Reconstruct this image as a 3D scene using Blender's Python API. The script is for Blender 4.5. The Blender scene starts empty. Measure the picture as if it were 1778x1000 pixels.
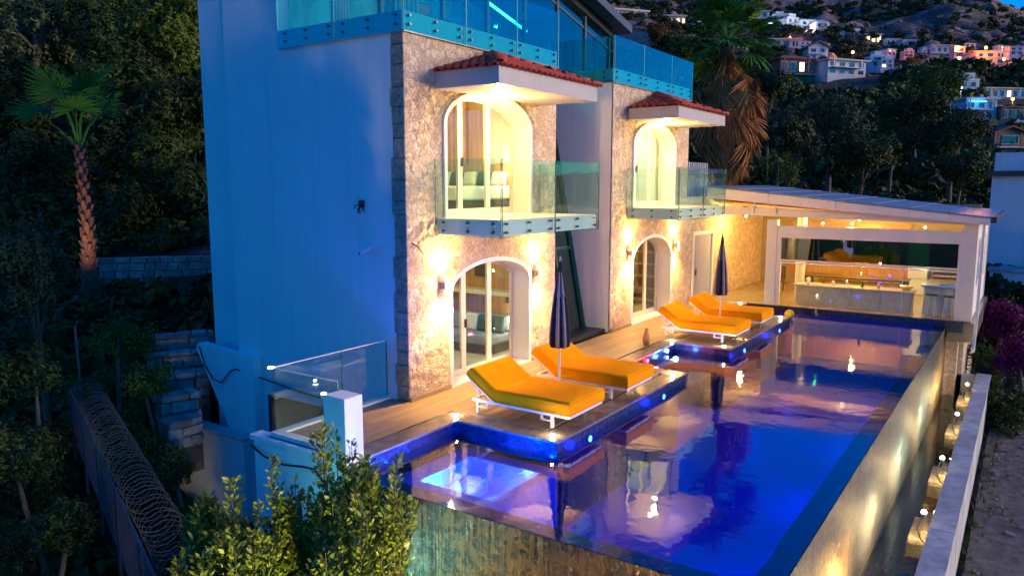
import bpy, math, random
import numpy as np
from mathutils import Vector, Matrix, noise
R = math.radians
scene = bpy.context.scene
col = scene.collection
random.seed(7)
rng = np.random.default_rng(7)

# ------------------------------------------------------------------ camera
FPX = 1320.4
CAM = Vector((-10.32, -9.334, 4.0))
YAW, PITCH = R(34.27), R(7.696)
Fv = Vector((math.cos(YAW) * math.cos(PITCH), math.sin(YAW) * math.cos(PITCH), -math.sin(PITCH)))
Rv = Vector((math.sin(YAW), -math.cos(YAW), 0))
Uv = Rv.cross(Fv)
cd = bpy.data.cameras.new("camera")
cam = bpy.data.objects.new("camera", cd)
col.objects.link(cam)
m3 = Matrix((Rv, Uv, -Fv)).transposed()
cam.matrix_world = Matrix.Translation(CAM) @ m3.to_4x4()
cd.sensor_width = 36
cd.lens = 36 * FPX / 1778
cd.clip_end = 5000
scene.camera = cam

# ------------------------------------------------------------------ world, sun, exposure
world = bpy.data.worlds.new("World")
scene.world = world
world.use_nodes = True
wn, wl = world.node_tree.nodes, world.node_tree.links
wn.clear()
SUN_EL, SUN_DIR = 3.0, Vector((0.55, -1.0, 0))       # dusk glow low over the sea in front of the villa
sky = wn.new("ShaderNodeTexSky")
sky.sky_type = 'NISHITA'
sky.sun_disc = False
sky.sun_elevation = R(SUN_EL)
sky.sun_rotation = math.atan2(SUN_DIR.x, SUN_DIR.y)
sky.ozone_density = 6.0
sky.dust_density = 0.3
tint = wn.new("ShaderNodeMix"); tint.data_type = 'RGBA'; tint.blend_type = 'MULTIPLY'
tint.inputs[0].default_value = 1.0
tint.inputs[7].default_value = (0.03, 0.94, 1.25, 1)     # deep blue hour
bg = wn.new("ShaderNodeBackground"); bg.inputs[1].default_value = 0.15
wo = wn.new("ShaderNodeOutputWorld")
wl.new(sky.outputs[0], tint.inputs[6]); wl.new(tint.outputs[2], bg.inputs[0]); wl.new(bg.outputs[0], wo.inputs[0])

sd = bpy.data.lights.new("sun", 'SUN')
sd.energy = 1.0
sd.angle = R(30)
sd.color = (1.0, 0.66, 0.40)
so = bpy.data.objects.new("sun", sd)
col.objects.link(so)
sv = Vector((SUN_DIR.x, SUN_DIR.y, 0)).normalized() * math.cos(R(11)) + Vector((0, 0, math.sin(R(11))))
so.rotation_euler = sv.to_track_quat('Z', 'Y').to_euler()

scene.view_settings.view_transform = 'Standard'
scene.view_settings.look = 'None'
scene.view_settings.exposure = 2.0
scene.view_settings.gamma = 1.0
scene.view_settings.use_curve_mapping = False
cy = scene.cycles
cy.use_denoising = True
try:
    cy.denoiser = 'OPENIMAGEDENOISE'
except Exception:
    pass
cy.max_bounces = 8
cy.diffuse_bounces = 3
cy.glossy_bounces = 4
cy.transmission_bounces = 4
cy.transparent_max_bounces = 16
cy.caustics_reflective = False
cy.caustics_refractive = False
cy.sample_clamp_indirect = 4.0
cy.use_adaptive_sampling = True
cy.adaptive_threshold = 0.02
cy.use_light_tree = True

# ------------------------------------------------------------------ helpers
def at(px, py, depth):
    """world point seen at a photo pixel, at a given distance along the view axis"""
    return CAM + Fv * depth + Rv * ((px - 889) / FPX * depth) + Uv * ((500 - py) / FPX * depth)

class MB:
    def __init__(s):
        s.v = []; s.f = []
    def poly(s, vs, fs):
        o = len(s.v); s.v += [tuple(p) for p in vs]; s.f += [tuple(i + o for i in f) for f in fs]
        return s
    def box(s, x0, x1, y0, y1, z0, z1):
        if x0 > x1: x0, x1 = x1, x0
        if y0 > y1: y0, y1 = y1, y0
        if z0 > z1: z0, z1 = z1, z0
        return s.poly([(x0,y0,z0),(x1,y0,z0),(x1,y1,z0),(x0,y1,z0),(x0,y0,z1),(x1,y0,z1),(x1,y1,z1),(x0,y1,z1)],
                      [(0,3,2,1),(4,5,6,7),(0,1,5,4),(1,2,6,5),(2,3,7,6),(3,0,4,7)])
    def hexa(s, p):           # 8 corners in box order
        return s.poly(p, [(0,3,2,1),(4,5,6,7),(0,1,5,4),(1,2,6,5),(2,3,7,6),(3,0,4,7)])
    def prism(s, pts, axis, a, b):
        """extrude a 2-D outline; axis 'x': pts (y,z), 'y': pts (x,z), 'z': pts (x,y)"""
        n = len(pts)
        def q(p, t):
            return {'x': (t, p[0], p[1]), 'y': (p[0], t, p[1]), 'z': (p[0], p[1], t)}[axis]
        vs = [q(p, a) for p in pts] + [q(p, b) for p in pts]
        fs = [tuple(range(n))[::-1], tuple(range(n, 2 * n))] + [(i, (i + 1) % n, n + (i + 1) % n, n + i) for i in range(n)]
        return s.poly(vs, fs)
    def bar(s, p, q, w, h=None, up=(0, 0, 1)):
        p, q = Vector(p), Vector(q); h = h or w
        d = (q - p).normalized(); u = Vector(up)
        if abs(d.dot(u)) > .98: u = Vector((1, 0, 0))
        sx = d.cross(u).normalized() * w / 2; sz = sx.cross(d).normalized() * h / 2
        return s.poly([p-sx-sz,p+sx-sz,q+sx-sz,q-sx-sz,p-sx+sz,p+sx+sz,q+sx+sz,q-sx+sz],
                      [(0,3,2,1),(4,5,6,7),(0,1,5,4),(1,2,6,5),(2,3,7,6),(3,0,4,7)])
    def tube(s, pts, r, n=8, cap=True):
        rs = r if isinstance(r, (list, tuple)) else [r] * len(pts)
        pts = [Vector(p) for p in pts]; rings = []; o = len(s.v)
        pu = None
        for i, p in enumerate(pts):
            d = (pts[min(i+1, len(pts)-1)] - pts[max(i-1, 0)]).normalized()
            if pu is None:
                u = Vector((0, 0, 1)) if abs(d.z) < .9 else Vector((1, 0, 0))
                u = (u - d * u.dot(d)).normalized()
            else:
                u = (pu - d * pu.dot(d)).normalized()
            pu = u; w = d.cross(u)
            for k in range(n):
                a = 2 * math.pi * k / n
                s.v.append(tuple(p + (u * math.cos(a) + w * math.sin(a)) * rs[i]))
        for i in range(len(pts) - 1):
            for k in range(n):
                s.f.append((o+i*n+k, o+i*n+(k+1) % n, o+(i+1)*n+(k+1) % n, o+(i+1)*n+k))
        if cap:
            s.f.append(tuple(range(o, o+n))[::-1]); e = o + (len(pts)-1)*n
            s.f.append(tuple(range(e, e+n)))
        return s
    def lathe(s, prof, c=(0,0), n=16, z0=0, star=None):
        o = len(s.v); m = len(prof)
        for (r, z) in prof:
            for k in range(n):
                a = 2*math.pi*k/n
                rr = r * (star(a, z) if star else 1)
                s.v.append((c[0]+rr*math.cos(a), c[1]+rr*math.sin(a), z0+z))
        for i in range(m-1):
            for k in range(n):
                s.f.append((o+i*n+k, o+i*n+(k+1) % n, o+(i+1)*n+(k+1) % n, o+(i+1)*n+k))
        s.f.append(tuple(range(o, o+n))[::-1]); s.f.append(tuple(range(o+(m-1)*n, o+m*n)))
        return s
    def ball(s, c, r, n=10, sq=(1,1,1)):
        m = max(4, n//2)
        prof = [(max(1e-4, r*math.sin(math.pi*i/m)), -r*math.cos(math.pi*i/m)) for i in range(m+1)]
        t = MB().lathe(prof, n=n)
        return s.poly([(c[0]+v[0]*sq[0], c[1]+v[1]*sq[1], c[2]+v[2]*sq[2]) for v in t.v], t.f)
    def rot(s, ang, axis, piv=(0,0,0)):
        m = Matrix.Rotation(ang, 3, axis); p = Vector(piv)
        s.v = [tuple(m @ (Vector(v) - p) + p) for v in s.v]
        return s
    def mesh(s, mat, smooth=False, off=(0,0,0), name='mesh'):
        me = bpy.data.meshes.new(name)
        vs = [(v[0]-off[0], v[1]-off[1], v[2]-off[2]) for v in s.v] if any(off) else s.v
        me.from_pydata(vs, [], s.f)
        me.materials.append(mat)
        if smooth:
            me.polygons.foreach_set('use_smooth', [True]*len(me.polygons))
        me.update()
        return me

def tag(o, label=None, cat=None, group=None, kind=None):
    if label: o['label'] = label
    if cat: o['category'] = cat
    if group: o['group'] = group
    if kind: o['kind'] = kind
    return o

def empty(name, loc, label, cat, group=None, rz=0):
    o = bpy.data.objects.new(name, None); col.objects.link(o)
    o.location = loc; o.rotation_euler = (0, 0, rz); o.empty_display_size = .2
    return tag(o, label, cat, group)

def worldloc(o):
    p = Vector(o.location)
    while o.parent:
        o = o.parent; p += Vector(o.location)
    return p

def obj(name, mb, mat, parent=None, smooth=False, bevel=0, local=False, kind=None, label=None):
    """one mesh object; geometry given in world coordinates unless local=True"""
    off = worldloc(parent) if (parent is not None and not local) else Vector((0, 0, 0))
    me = mb.mesh(mat, smooth, off, name) if isinstance(mb, MB) else mb
    o = bpy.data.objects.new(name, me); col.objects.link(o)
    if parent is not None: o.parent = parent
    if bevel:
        b = o.modifiers.new('bevel', 'BEVEL'); b.width = bevel; b.segments = 2; b.limit_method = 'ANGLE'
    if kind: o['kind'] = kind
    if label: o['label'] = label
    return o

def inst(name, me, parent, loc=(0,0,0), rot=(0,0,0), scale=(1,1,1)):
    o = bpy.data.objects.new(name, me); col.objects.link(o)
    o.parent = parent
    off = worldloc(parent)
    o.location = Vector(loc) - off; o.rotation_euler = rot; o.scale = scale
    return o

def copy_tree(o, parent=None):
    c = o.copy(); col.objects.link(c); c.parent = parent
    for ch in list(o.children):
        copy_tree(ch, c)
    return c

def struct(name, mb, mat, **k):
    o = obj(name, mb, mat, **k); o['kind'] = 'structure'
    return o

def light(name, typ, loc, power, color, parent=None, direction=None, size=.05, blend=.6, cone=90, sx=None, sy=None):
    d = bpy.data.lights.new(name, typ)
    d.energy = power; d.color = color
    if typ == 'POINT': d.shadow_soft_size = size
    if typ == 'SPOT':
        d.shadow_soft_size = size; d.spot_size = R(cone); d.spot_blend = blend
    if typ == 'AREA':
        d.shape = 'RECTANGLE'; d.size = sx or size; d.size_y = sy or size
    o = bpy.data.objects.new(name, d); col.objects.link(o)
    if parent is not None:
        o.parent = parent; o.location = Vector(loc) - worldloc(parent)
    else:
        o.location = loc
    if direction is not None:
        o.rotation_euler = (-Vector(direction)).to_track_quat('Z', 'Y').to_euler()
    return o

# ------------------------------------------------------------------ materials
class NM:
    def __init__(s, name):
        s.m = bpy.data.materials.new(name); s.m.use_nodes = True
        s.t = s.m.node_tree; s.t.nodes.clear()
        s.out = s.t.nodes.new('ShaderNodeOutputMaterial')
    def n(s, typ, **k):
        nd = s.t.nodes.new(typ)
        for a, b in k.items():
            if a.startswith('_'):
                setattr(nd, a[1:], b)
            else:
                key = int(a[1:]) if a[0] == 'i' and a[1:].isdigit() else a.replace('__', ' ')
                nd.inputs[key].default_value = b
        return nd
    def l(s, a, b):
        s.t.links.new(a, b)

def tex_coord(m, scale=(1,1,1), world=False):
    """object coordinates (world position when the mesh is laid out in world space)"""
    if world:
        g = m.n('ShaderNodeNewGeometry'); src = g.outputs['Position']
    else:
        g = m.n('ShaderNodeTexCoord'); src = g.outputs['Object']
    mp = m.n('ShaderNodeMapping'); mp.inputs['Scale'].default_value = scale
    m.l(src, mp.inputs['Vector'])
    return mp.outputs[0]

def ramp(m, fac, stops):
    r = m.n('ShaderNodeValToRGB'); e = r.color_ramp.elements
    while len(e) < len(stops): e.new(.5)
    for i, (p, c) in enumerate(stops):
        e[i].position = p; e[i].color = (*c, 1) if len(c) == 3 else c
    m.l(fac, r.inputs[0]); return r.outputs[0]

def mat(name, c1, c2=None, rough=.6, scale=3, bump=0, bscale=None, metal=0, spec=.5, world=True, stretch=(1,1,1), c3=None,
        detail=6, objrand=0, sheen=0, contrast=(.35,.65)):
    m = NM(name); p = m.n('ShaderNodeBsdfPrincipled', Roughness=rough, Metallic=metal)
    p.inputs['Specular IOR Level'].default_value = spec
    if sheen: p.inputs['Sheen Weight'].default_value = sheen
    c2 = c2 or tuple(min(1, c*1.12) for c in c1)
    v = tex_coord(m, stretch, world)
    nz = m.n('ShaderNodeTexNoise', Scale=scale, Detail=detail, Roughness=.6); m.l(v, nz.inputs['Vector'])
    stops = [(contrast[0], c1), (contrast[1], c2)] if c3 is None else [(contrast[0], c1), (.5, c2), (contrast[1], c3)]
    c = ramp(m, nz.outputs[0], stops)
    if objrand:
        oi = m.n('ShaderNodeObjectInfo'); hs = m.n('ShaderNodeHueSaturation')
        mr = m.n('ShaderNodeMapRange'); mr.inputs[3].default_value = 1-objrand; mr.inputs[4].default_value = 1+objrand
        m.l(oi.outputs['Random'], mr.inputs[0]); m.l(mr.outputs[0], hs.inputs['Value']); m.l(c, hs.inputs['Color']); c = hs.outputs[0]
    m.l(c, p.inputs['Base Color'])
    if bump:
        nb = m.n('ShaderNodeTexNoise', Scale=bscale or scale*6, Detail=5); m.l(v, nb.inputs['Vector'])
        b = m.n('ShaderNodeBump', Strength=bump, Distance=.02); m.l(nb.outputs[0], b.inputs['Height']); m.l(b.outputs[0], p.inputs['Normal'])
    m.l(p.outputs[0], m.out.inputs[0])
    return m.m

def emit(name, color, strength):
    m = NM(name); e = m.n('ShaderNodeEmission', Color=(*color, 1), Strength=strength); m.l(e.outputs[0], m.out.inputs[0]); return m.m

def thin_fresnel(m, ior):
    """Fresnel that treats both sides of a thin sheet alike"""
    fr = m.n('ShaderNodeFresnel'); g = m.n('ShaderNodeNewGeometry'); mx = m.n('ShaderNodeMix'); mx.inputs[2].default_value = ior; mx.inputs[3].default_value = 1/ior
    m.l(g.outputs['Backfacing'], mx.inputs[0]); m.l(mx.outputs[0], fr.inputs['IOR'])
    return fr

def glassmat(name, tintc, ior=1.5, rough=0.0, extra=0.0):
    m = NM(name)
    tr = m.n('ShaderNodeBsdfTransparent', Color=(*tintc, 1)); gl = m.n('ShaderNodeBsdfGlossy', Roughness=rough)
    gl.inputs['Color'].default_value = (.95, 1, 1, 1)
    fr = thin_fresnel(m, ior)
    ad = m.n('ShaderNodeMath', _operation='ADD', _use_clamp=True); ad.inputs[1].default_value = extra
    mx = m.n('ShaderNodeMixShader'); m.l(fr.outputs[0], ad.inputs[0]); m.l(ad.outputs[0], mx.inputs[0])
    m.l(tr.outputs[0], mx.inputs[1]); m.l(gl.outputs[0], mx.inputs[2]); m.l(mx.outputs[0], m.out.inputs[0])
    return m.m

M = {}
# painted render walls: faint streaks of dirt and trowel relief
def stucco(name, base, dirt):
    m = NM(name); p = m.n('ShaderNodeBsdfPrincipled', Roughness=.85)
    v = tex_coord(m, (1,1,1), True); v2 = tex_coord(m, (2.2,2.2,.25), True)
    a = m.n('ShaderNodeTexNoise', Scale=.7, Detail=6, Roughness=.65); m.l(v, a.inputs['Vector'])
    b = m.n('ShaderNodeTexNoise', Scale=1.6, Detail=5, Roughness=.7); m.l(v2, b.inputs['Vector'])
    mm = m.n('ShaderNodeMath', _operation='MULTIPLY'); m.l(a.outputs[0], mm.inputs[0]); m.l(b.outputs[0], mm.inputs[1])
    c = ramp(m, mm.outputs[0], [(.14, dirt), (.34, base)])
    ck = m.n('ShaderNodeTexVoronoi', Scale=.55, _feature='DISTANCE_TO_EDGE'); wv = m.n('ShaderNodeTexNoise', Scale=1.6, Detail=6); m.l(v, wv.inputs['Vector'])
    wm = m.n('ShaderNodeMix', _data_type='VECTOR'); wm.inputs[0].default_value = .35; m.l(v, wm.inputs[4]); m.l(wv.outputs['Color'], wm.inputs[5]); m.l(wm.outputs[1], ck.inputs['Vector'])
    ce = ramp(m, ck.outputs[0], [(.0, (.72,.73,.75)), (.006, (1,1,1))])
    v3 = tex_coord(m, (5,5,.12), True); st = m.n('ShaderNodeTexNoise', Scale=1.2, Detail=4, Roughness=.6); m.l(v3, st.inputs['Vector'])
    se = ramp(m, st.outputs[0], [(.36, (.80,.80,.82)), (.48, (1,1,1))])
    x1 = m.n('ShaderNodeMix', _data_type='RGBA', _blend_type='MULTIPLY'); x1.inputs[0].default_value = .22; m.l(c, x1.inputs[6]); m.l(ce, x1.inputs[7])
    x2 = m.n('ShaderNodeMix', _data_type='RGBA', _blend_type='MULTIPLY'); x2.inputs[0].default_value = .3; m.l(x1.outputs[2], x2.inputs[6]); m.l(se, x2.inputs[7])
    m.l(x2.outputs[2], p.inputs['Base Color'])
    nb = m.n('ShaderNodeTexNoise', Scale=26, Detail=6, Roughness=.7); m.l(v, nb.inputs['Vector'])
    bu = m.n('ShaderNodeBump', Strength=.25, Distance=.02); m.l(nb.outputs[0], bu.inputs['Height']); m.l(bu.outputs[0], p.inputs['Normal'])
    m.l(p.outputs[0], m.out.inputs[0]); return m.m
M['stucco'] = stucco('white_render', (.80,.80,.80), (.73,.74,.75))
M['stucco_grey'] = stucco('grey_render', (.56,.58,.58), (.28,.29,.29))

def stonemat(name, cells, cs, mortar, relief=.7, pscale=14):
    """rough travertine rubble: cells of differing tone, pores, veins"""
    m = NM(name); p = m.n('ShaderNodeBsdfPrincipled', Roughness=.8)
    v = tex_coord(m, (1,1,1), True)
    wn_ = m.n('ShaderNodeTexNoise', Scale=5, Detail=4); m.l(v, wn_.inputs['Vector'])
    mv = m.n('ShaderNodeMix', _data_type='VECTOR'); mv.inputs[0].default_value = .10
    m.l(v, mv.inputs[4]); m.l(wn_.outputs['Color'], mv.inputs[5])
    vo = m.n('ShaderNodeTexVoronoi', Scale=cells); m.l(mv.outputs[1], vo.inputs['Vector'])
    sp = m.n('ShaderNodeSeparateColor'); m.l(vo.outputs['Color'], sp.inputs[0])
    c = ramp(m, sp.outputs[0], [(.0, cs[0]), (.5, cs[1]), (1., cs[2])])
    nz = m.n('ShaderNodeTexNoise', Scale=pscale, Detail=10, Roughness=.8); m.l(v, nz.inputs['Vector'])
    pc = ramp(m, nz.outputs[0], [(.37, (.34,.22,.16)), (.46, (.82,.74,.67)), (.55, (1,1,1)), (.72, (1.25,1.2,1.1))])
    mx = m.n('ShaderNodeMix', _data_type='RGBA', _blend_type='MULTIPLY'); mx.inputs[0].default_value = .85
    m.l(c, mx.inputs[6]); m.l(pc, mx.inputs[7])
    ve = m.n('ShaderNodeTexVoronoi', Scale=cells, _feature='DISTANCE_TO_EDGE'); m.l(mv.outputs[1], ve.inputs['Vector'])
    ed = ramp(m, ve.outputs[0], [(.0, (.12,.12,.12)), (.08, (1,1,1))])
    mx2 = m.n('ShaderNodeMix', _data_type='RGBA'); m.l(ed, mx2.inputs[0]); mx2.inputs[6].default_value = (*mortar, 1); m.l(mx.outputs[2], mx2.inputs[7])
    m.l(mx2.outputs[2], p.inputs['Base Color'])
    h = m.n('ShaderNodeMath', _operation='MULTIPLY_ADD'); m.l(ed, h.inputs[0]); h.inputs[1].default_value = .38; m.l(nz.outputs[0], h.inputs[2])
    bu = m.n('ShaderNodeBump', Strength=relief, Distance=.04); m.l(h.outputs[0], bu.inputs['Height']); m.l(bu.outputs[0], p.inputs['Normal'])
    m.l(p.outputs[0], m.out.inputs[0]); return m.m
M['stone'] = stonemat('travertine_rubble', 7.5, ((.56,.44,.30),(.70,.58,.42),(.82,.71,.54)), (.46,.36,.25), .8, 17)
M['quoin'] = stonemat('corner_stone', 9.0, ((.40,.29,.22),(.50,.38,.29),(.58,.46,.36)), (.40,.31,.24), .8)
M['fieldstone'] = mat('field_stone', (.24,.19,.17), (.42,.35,.32), .9, 3, .8, 14, objrand=.3)
M['wallstone_far'] = stonemat('far_masonry', 1.2, ((.30,.24,.22),(.40,.33,.30),(.48,.41,.37)), (.2,.17,.15), .6, 4)

M['wood'] = mat('deck_wood', (.21,.145,.085), (.34,.245,.15), .42, 2.2, .15, 30, stretch=(.35,9,1), objrand=.16)
M['coping'] = mat('coping_stone', (.15,.115,.08), (.25,.20,.145), .22, 5, .1, 40, objrand=.1)
M['skirt'] = mat('skirting', (.26,.19,.12), (.33,.25,.17), .4)

def tilemat(name, c1, c2, rough, sc=(18,18,18)):
    m = NM(name); p = m.n('ShaderNodeBsdfPrincipled', Roughness=rough)
    v = tex_coord(m, sc, True)
    br = m.n('ShaderNodeTexVoronoi', Scale=1, Randomness=.0); br.distance = 'CHEBYCHEV'; m.l(v, br.inputs['Vector'])
    sp = m.n('ShaderNodeSeparateColor'); m.l(br.outputs['Color'], sp.inputs[0])
    c = ramp(m, sp.outputs[0], [(0, c1), (1, c2)])
    e = ramp(m, br.outputs['Distance'], [(.44, (1,1,1)), (.5, (.25,.25,.25))])
    mx = m.n('ShaderNodeMix', _data_type='RGBA', _blend_type='MULTIPLY'); mx.inputs[0].default_value = 1
    m.l(c, mx.inputs[6]); m.l(e, mx.inputs[7]); m.l(mx.outputs[2], p.inputs['Base Color'])
    bu = m.n('ShaderNodeBump', Strength=.25, Distance=.005); m.l(e, bu.inputs['Height']); m.l(bu.outputs[0], p.inputs['Normal'])
    m.l(p.outputs[0], m.out.inputs[0]); return m.m
M['pooltile'] = tilemat('pool_mosaic', (.02,.022,.42), (.03,.04,.60), .3)
M['darktile'] = tilemat('dark_mosaic', (.012,.016,.035), (.03,.04,.08), .12)
M['paletile'] = tilemat('pale_mosaic', (.30,.38,.75), (.45,.55,.88), .3)

# wall the water falls down: dark wet mosaic under running streaks
def fallmat(name, c1, c2, horiz):
    m = NM(name); p = m.n('ShaderNodeBsdfPrincipled', Roughness=.16); p.inputs['Specular IOR Level'].default_value = 1.0
    sc = (26,26,.55)
    v = tex_coord(m, sc, True); v1 = tex_coord(m, (1,1,1), True)
    n1 = m.n('ShaderNodeTexNoise', Scale=1, Detail=6, Roughness=.7); m.l(v, n1.inputs['Vector'])
    n2 = m.n('ShaderNodeTexNoise', Scale=9, Detail=5, Roughness=.7); m.l(v1, n2.inputs['Vector'])
    ad = m.n('ShaderNodeMath', _operation='ADD'); m.l(n1.outputs[0], ad.inputs[0]); m.l(n2.outputs[0], ad.inputs[1])
    c = ramp(m, ad.outputs[0], [(.40, c1), (.62, c2)])
    ad2 = m.n('ShaderNodeMath', _operation='MULTIPLY'); m.l(ad.outputs[0], ad2.inputs[0]); ad2.inputs[1].default_value = .5
    c = ramp(m, ad2.outputs[0], [(.44, c1), (.55, c2)])
    m.l(c, p.inputs['Base Color'])
    bu = m.n('ShaderNodeBump', Strength=.9, Distance=.03); m.l(n1.outputs[0], bu.inputs['Height'])
    if horiz:      # fine wavelets running down the wall smear the lamps into tall streaks
        vh = tex_coord(m, (1.5,1.5,60), True); nh_ = m.n('ShaderNodeTexNoise', Scale=1, Detail=3); m.l(vh, nh_.inputs['Vector'])
        bh = m.n('ShaderNodeBump', Strength=1, Distance=.012); m.l(nh_.outputs[0], bh.inputs['Height']); bu.inputs['Strength'].default_value = .35; m.l(bu.outputs[0], bh.inputs['Normal']); bu = bh
    b2 = m.n('ShaderNodeBump', Strength=.35, Distance=.02); m.l(n2.outputs[0], b2.inputs['Height']); m.l(bu.outputs[0], b2.inputs['Normal'])
    if horiz:
        p.inputs['Metallic'].default_value = .75; p.inputs['Roughness'].default_value = .42; p.inputs['Anisotropic'].default_value = .95
        tg = m.n('ShaderNodeCombineXYZ', i2=1.0); m.l(tg.outputs[0], p.inputs['Tangent']); p.inputs['Anisotropic Rotation'].default_value = ANR
    m.l(b2.outputs[0], p.inputs['Normal']); m.l(p.outputs[0], m.out.inputs[0]); return m.m
ANR = 0.0
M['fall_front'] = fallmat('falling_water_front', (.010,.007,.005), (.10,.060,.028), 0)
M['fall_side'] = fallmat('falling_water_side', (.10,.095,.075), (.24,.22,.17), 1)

# pool water: clear, mirror-like at a grazing view, faint drifting ripples
def watermat(name, body, ior, wav, reflect=0.0):
    m = NM(name)
    v = tex_coord(m, (1.2,.8,1), True); v2 = tex_coord(m, (7,7,1), True)
    a = m.n('ShaderNodeTexNoise', Scale=.9, Detail=3); m.l(v, a.inputs['Vector'])
    b = m.n('ShaderNodeTexNoise', Scale=1.0, Detail=4); m.l(v2, b.inputs['Vector'])
    # calm patches and ruffled patches
    k = m.n('ShaderNodeTexNoise', Scale=.35, Detail=2); m.l(v, k.inputs['Vector'])
    kk = m.n('ShaderNodeMapRange'); kk.inputs[1].default_value = .42; kk.inputs[2].default_value = .62; m.l(k.outputs[0], kk.inputs[0])
    bm = m.n('ShaderNodeMath', _operation='MULTIPLY'); m.l(b.outputs[0], bm.inputs[0]); m.l(kk.outputs[0], bm.inputs[1])
    bs = m.n('ShaderNodeMath', _operation='MULTIPLY'); m.l(bm.outputs[0], bs.inputs[0]); bs.inputs[1].default_value = .34
    ad = m.n('ShaderNodeMath', _operation='ADD'); m.l(a.outputs[0], ad.inputs[0]); m.l(bs.outputs[0], ad.inputs[1])
    bu = m.n('ShaderNodeBump', Strength=wav, Distance=.05); m.l(ad.outputs[0], bu.inputs['Height'])
    tr = m.n('ShaderNodeBsdfTransparent', Color=(*body, 1)); gl = m.n('ShaderNodeBsdfGlossy', Roughness=.02)
    fr = thin_fresnel(m, ior); m.l(bu.outputs[0], fr.inputs['Normal']); m.l(bu.outputs[0], gl.inputs['Normal'])
    mx = m.n('ShaderNodeMixShader'); m.l(fr.outputs[0], mx.inputs[0]); m.l(tr.outputs[0], mx.inputs[1]); m.l(gl.outputs[0], mx.inputs[2])
    m.l(mx.outputs[0], m.out.inputs[0]); return m.m
M['water'] = watermat('pool_water', (.10,.28,.95), 2.05, .17)
M['trough_water'] = watermat('channel_water', (.5,.6,.6), 1.6, .3)

M['white_metal'] = mat('white_powder_coat', (.74,.74,.74), (.78,.78,.78), .35)
M['cream'] = mat('cream_frame', (.82,.72,.58), (.86,.76,.62), .4)
M['fascia'] = mat('canopy_paint', (.40,.39,.38), (.45,.44,.43), .6, bump=.05)
M['white'] = mat('white_paint', (.78,.77,.75), (.82,.81,.79), .5, bump=.05)
M['orange'] = mat('orange_canvas', (.92,.31,.001), (.98,.37,.001), .95, 1.5, .12, 160, spec=.08)
M['piping'] = mat('orange_piping', (.70,.22,.002), (.74,.26,.002), .9, spec=.1)
M['navy'] = mat('navy_canvas', (.026,.029,.048), (.04,.044,.07), .9, 4, .1, 90, spec=.1)
M['greyfabric'] = mat('grey_canvas', (.12,.13,.15), (.17,.18,.2), .85, 4)
M['pale_fabric'] = mat('pale_fabric', (.70,.68,.62), (.78,.76,.70), .9, 4, .15, 60)
M['teal_fabric'] = mat('slate_fabric', (.05,.09,.10), (.08,.13,.14), .9, 4)
M['sofa'] = mat('grey_sofa', (.22,.23,.30), (.29,.30,.37), .9, 4, .1, 60)
M['curtain'] = mat('ochre_curtain', (.55,.22,.04), (.68,.30,.06), .85, 3)
M['panelwood'] = mat('wall_panel_wood', (.38,.17,.05), (.52,.26,.09), .4, 2, stretch=(6,6,.5))
M['roomwall'] = mat('room_wall', (.62,.60,.50), (.68,.66,.56), .8)
M['roomfloor'] = mat('room_floor', (.60,.56,.46), (.68,.64,.54), .25)
M['terracotta'] = mat('clay_tile', (.30,.035,.02), (.48,.075,.035), .75, 9, .3, 50, objrand=.22)
M['steel'] = mat('steel', (.5,.5,.5), (.6,.6,.6), .25, metal=1)
M['bolt'] = mat('bolt_steel', (.10,.11,.12), (.16,.17,.18), .3, metal=.8)
M['darkmetal'] = mat('dark_metal', (.02,.022,.025), (.035,.037,.04), .35)
M['darkgreenframe'] = mat('green_frame', (.012,.12,.08), (.02,.16,.11), .3)
M['glass'] = glassmat('clear_glass', (.90,.97,.95), 1.45)
M['glass_rail'] = glassmat('railing_glass', (.84,.955,.93), 1.45, 0, .01)
M['glass_edge'] = mat('glass_edge', (.25,.62,.55), (.3,.7,.62), .1)
M['glass_green'] = glassmat('green_glass', (.03,.15,.13), 1.6, .02, .07)
M['glass_teal'] = glassmat('teal_glass', (.36,.80,.82), 1.5, 0, .02)
M['counter'] = mat('stone_counter', (.55,.43,.31), (.66,.54,.41), .25, 6)
M['darkwood'] = mat('dark_wood', (.05,.032,.02), (.09,.06,.035), .4, 3, stretch=(1,8,8))
M['yellow'] = mat('yellow_glaze', (.75,.5,.02), (.8,.55,.03), .35)
M['clay'] = mat('ochre_pottery', (.35,.22,.06), (.45,.30,.09), .5, 8)
M['rooftop'] = mat('metal_roofing', (.16,.21,.28), (.22,.28,.36), .3, 3)
M['lamp_metal'] = mat('lamp_metal', (.25,.24,.22), (.3,.29,.27), .3, metal=.6)
M['warm_bulb'] = emit('warm_bulb', (1.0,.72,.38), 9)
M['white_bulb'] = emit('white_bulb', (1.0,.90,.70), 6)
M['blue_bulb'] = emit('blue_led', (.10,.25,1.0), 14)
M['red_bulb'] = emit('red_led', (1.0,.03,.06), 8)
M['led_strip'] = emit('led_strip', (.85,1.0,.75), 4)
M['street_bulb'] = emit('sodium_bulb', (1.0,.30,.035), 9)
M['lit_window'] = emit('lit_window', (1.0,.62,.22), 1.6)
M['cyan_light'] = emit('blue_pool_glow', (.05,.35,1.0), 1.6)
M['cable'] = mat('black_cable', (.01,.01,.012), (.015,.015,.018), .5)
M['wire'] = mat('galvanised_wire', (.05,.06,.07), (.085,.10,.115), .5, metal=.3)
M['bark'] = mat('bark', (.09,.065,.045), (.17,.13,.09), .95, 6, .8, 20)
M['palmbark'] = mat('palm_boots', (.20,.05,.03), (.33,.10,.055), .9, 8, .6, 30, objrand=.2)
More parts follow.
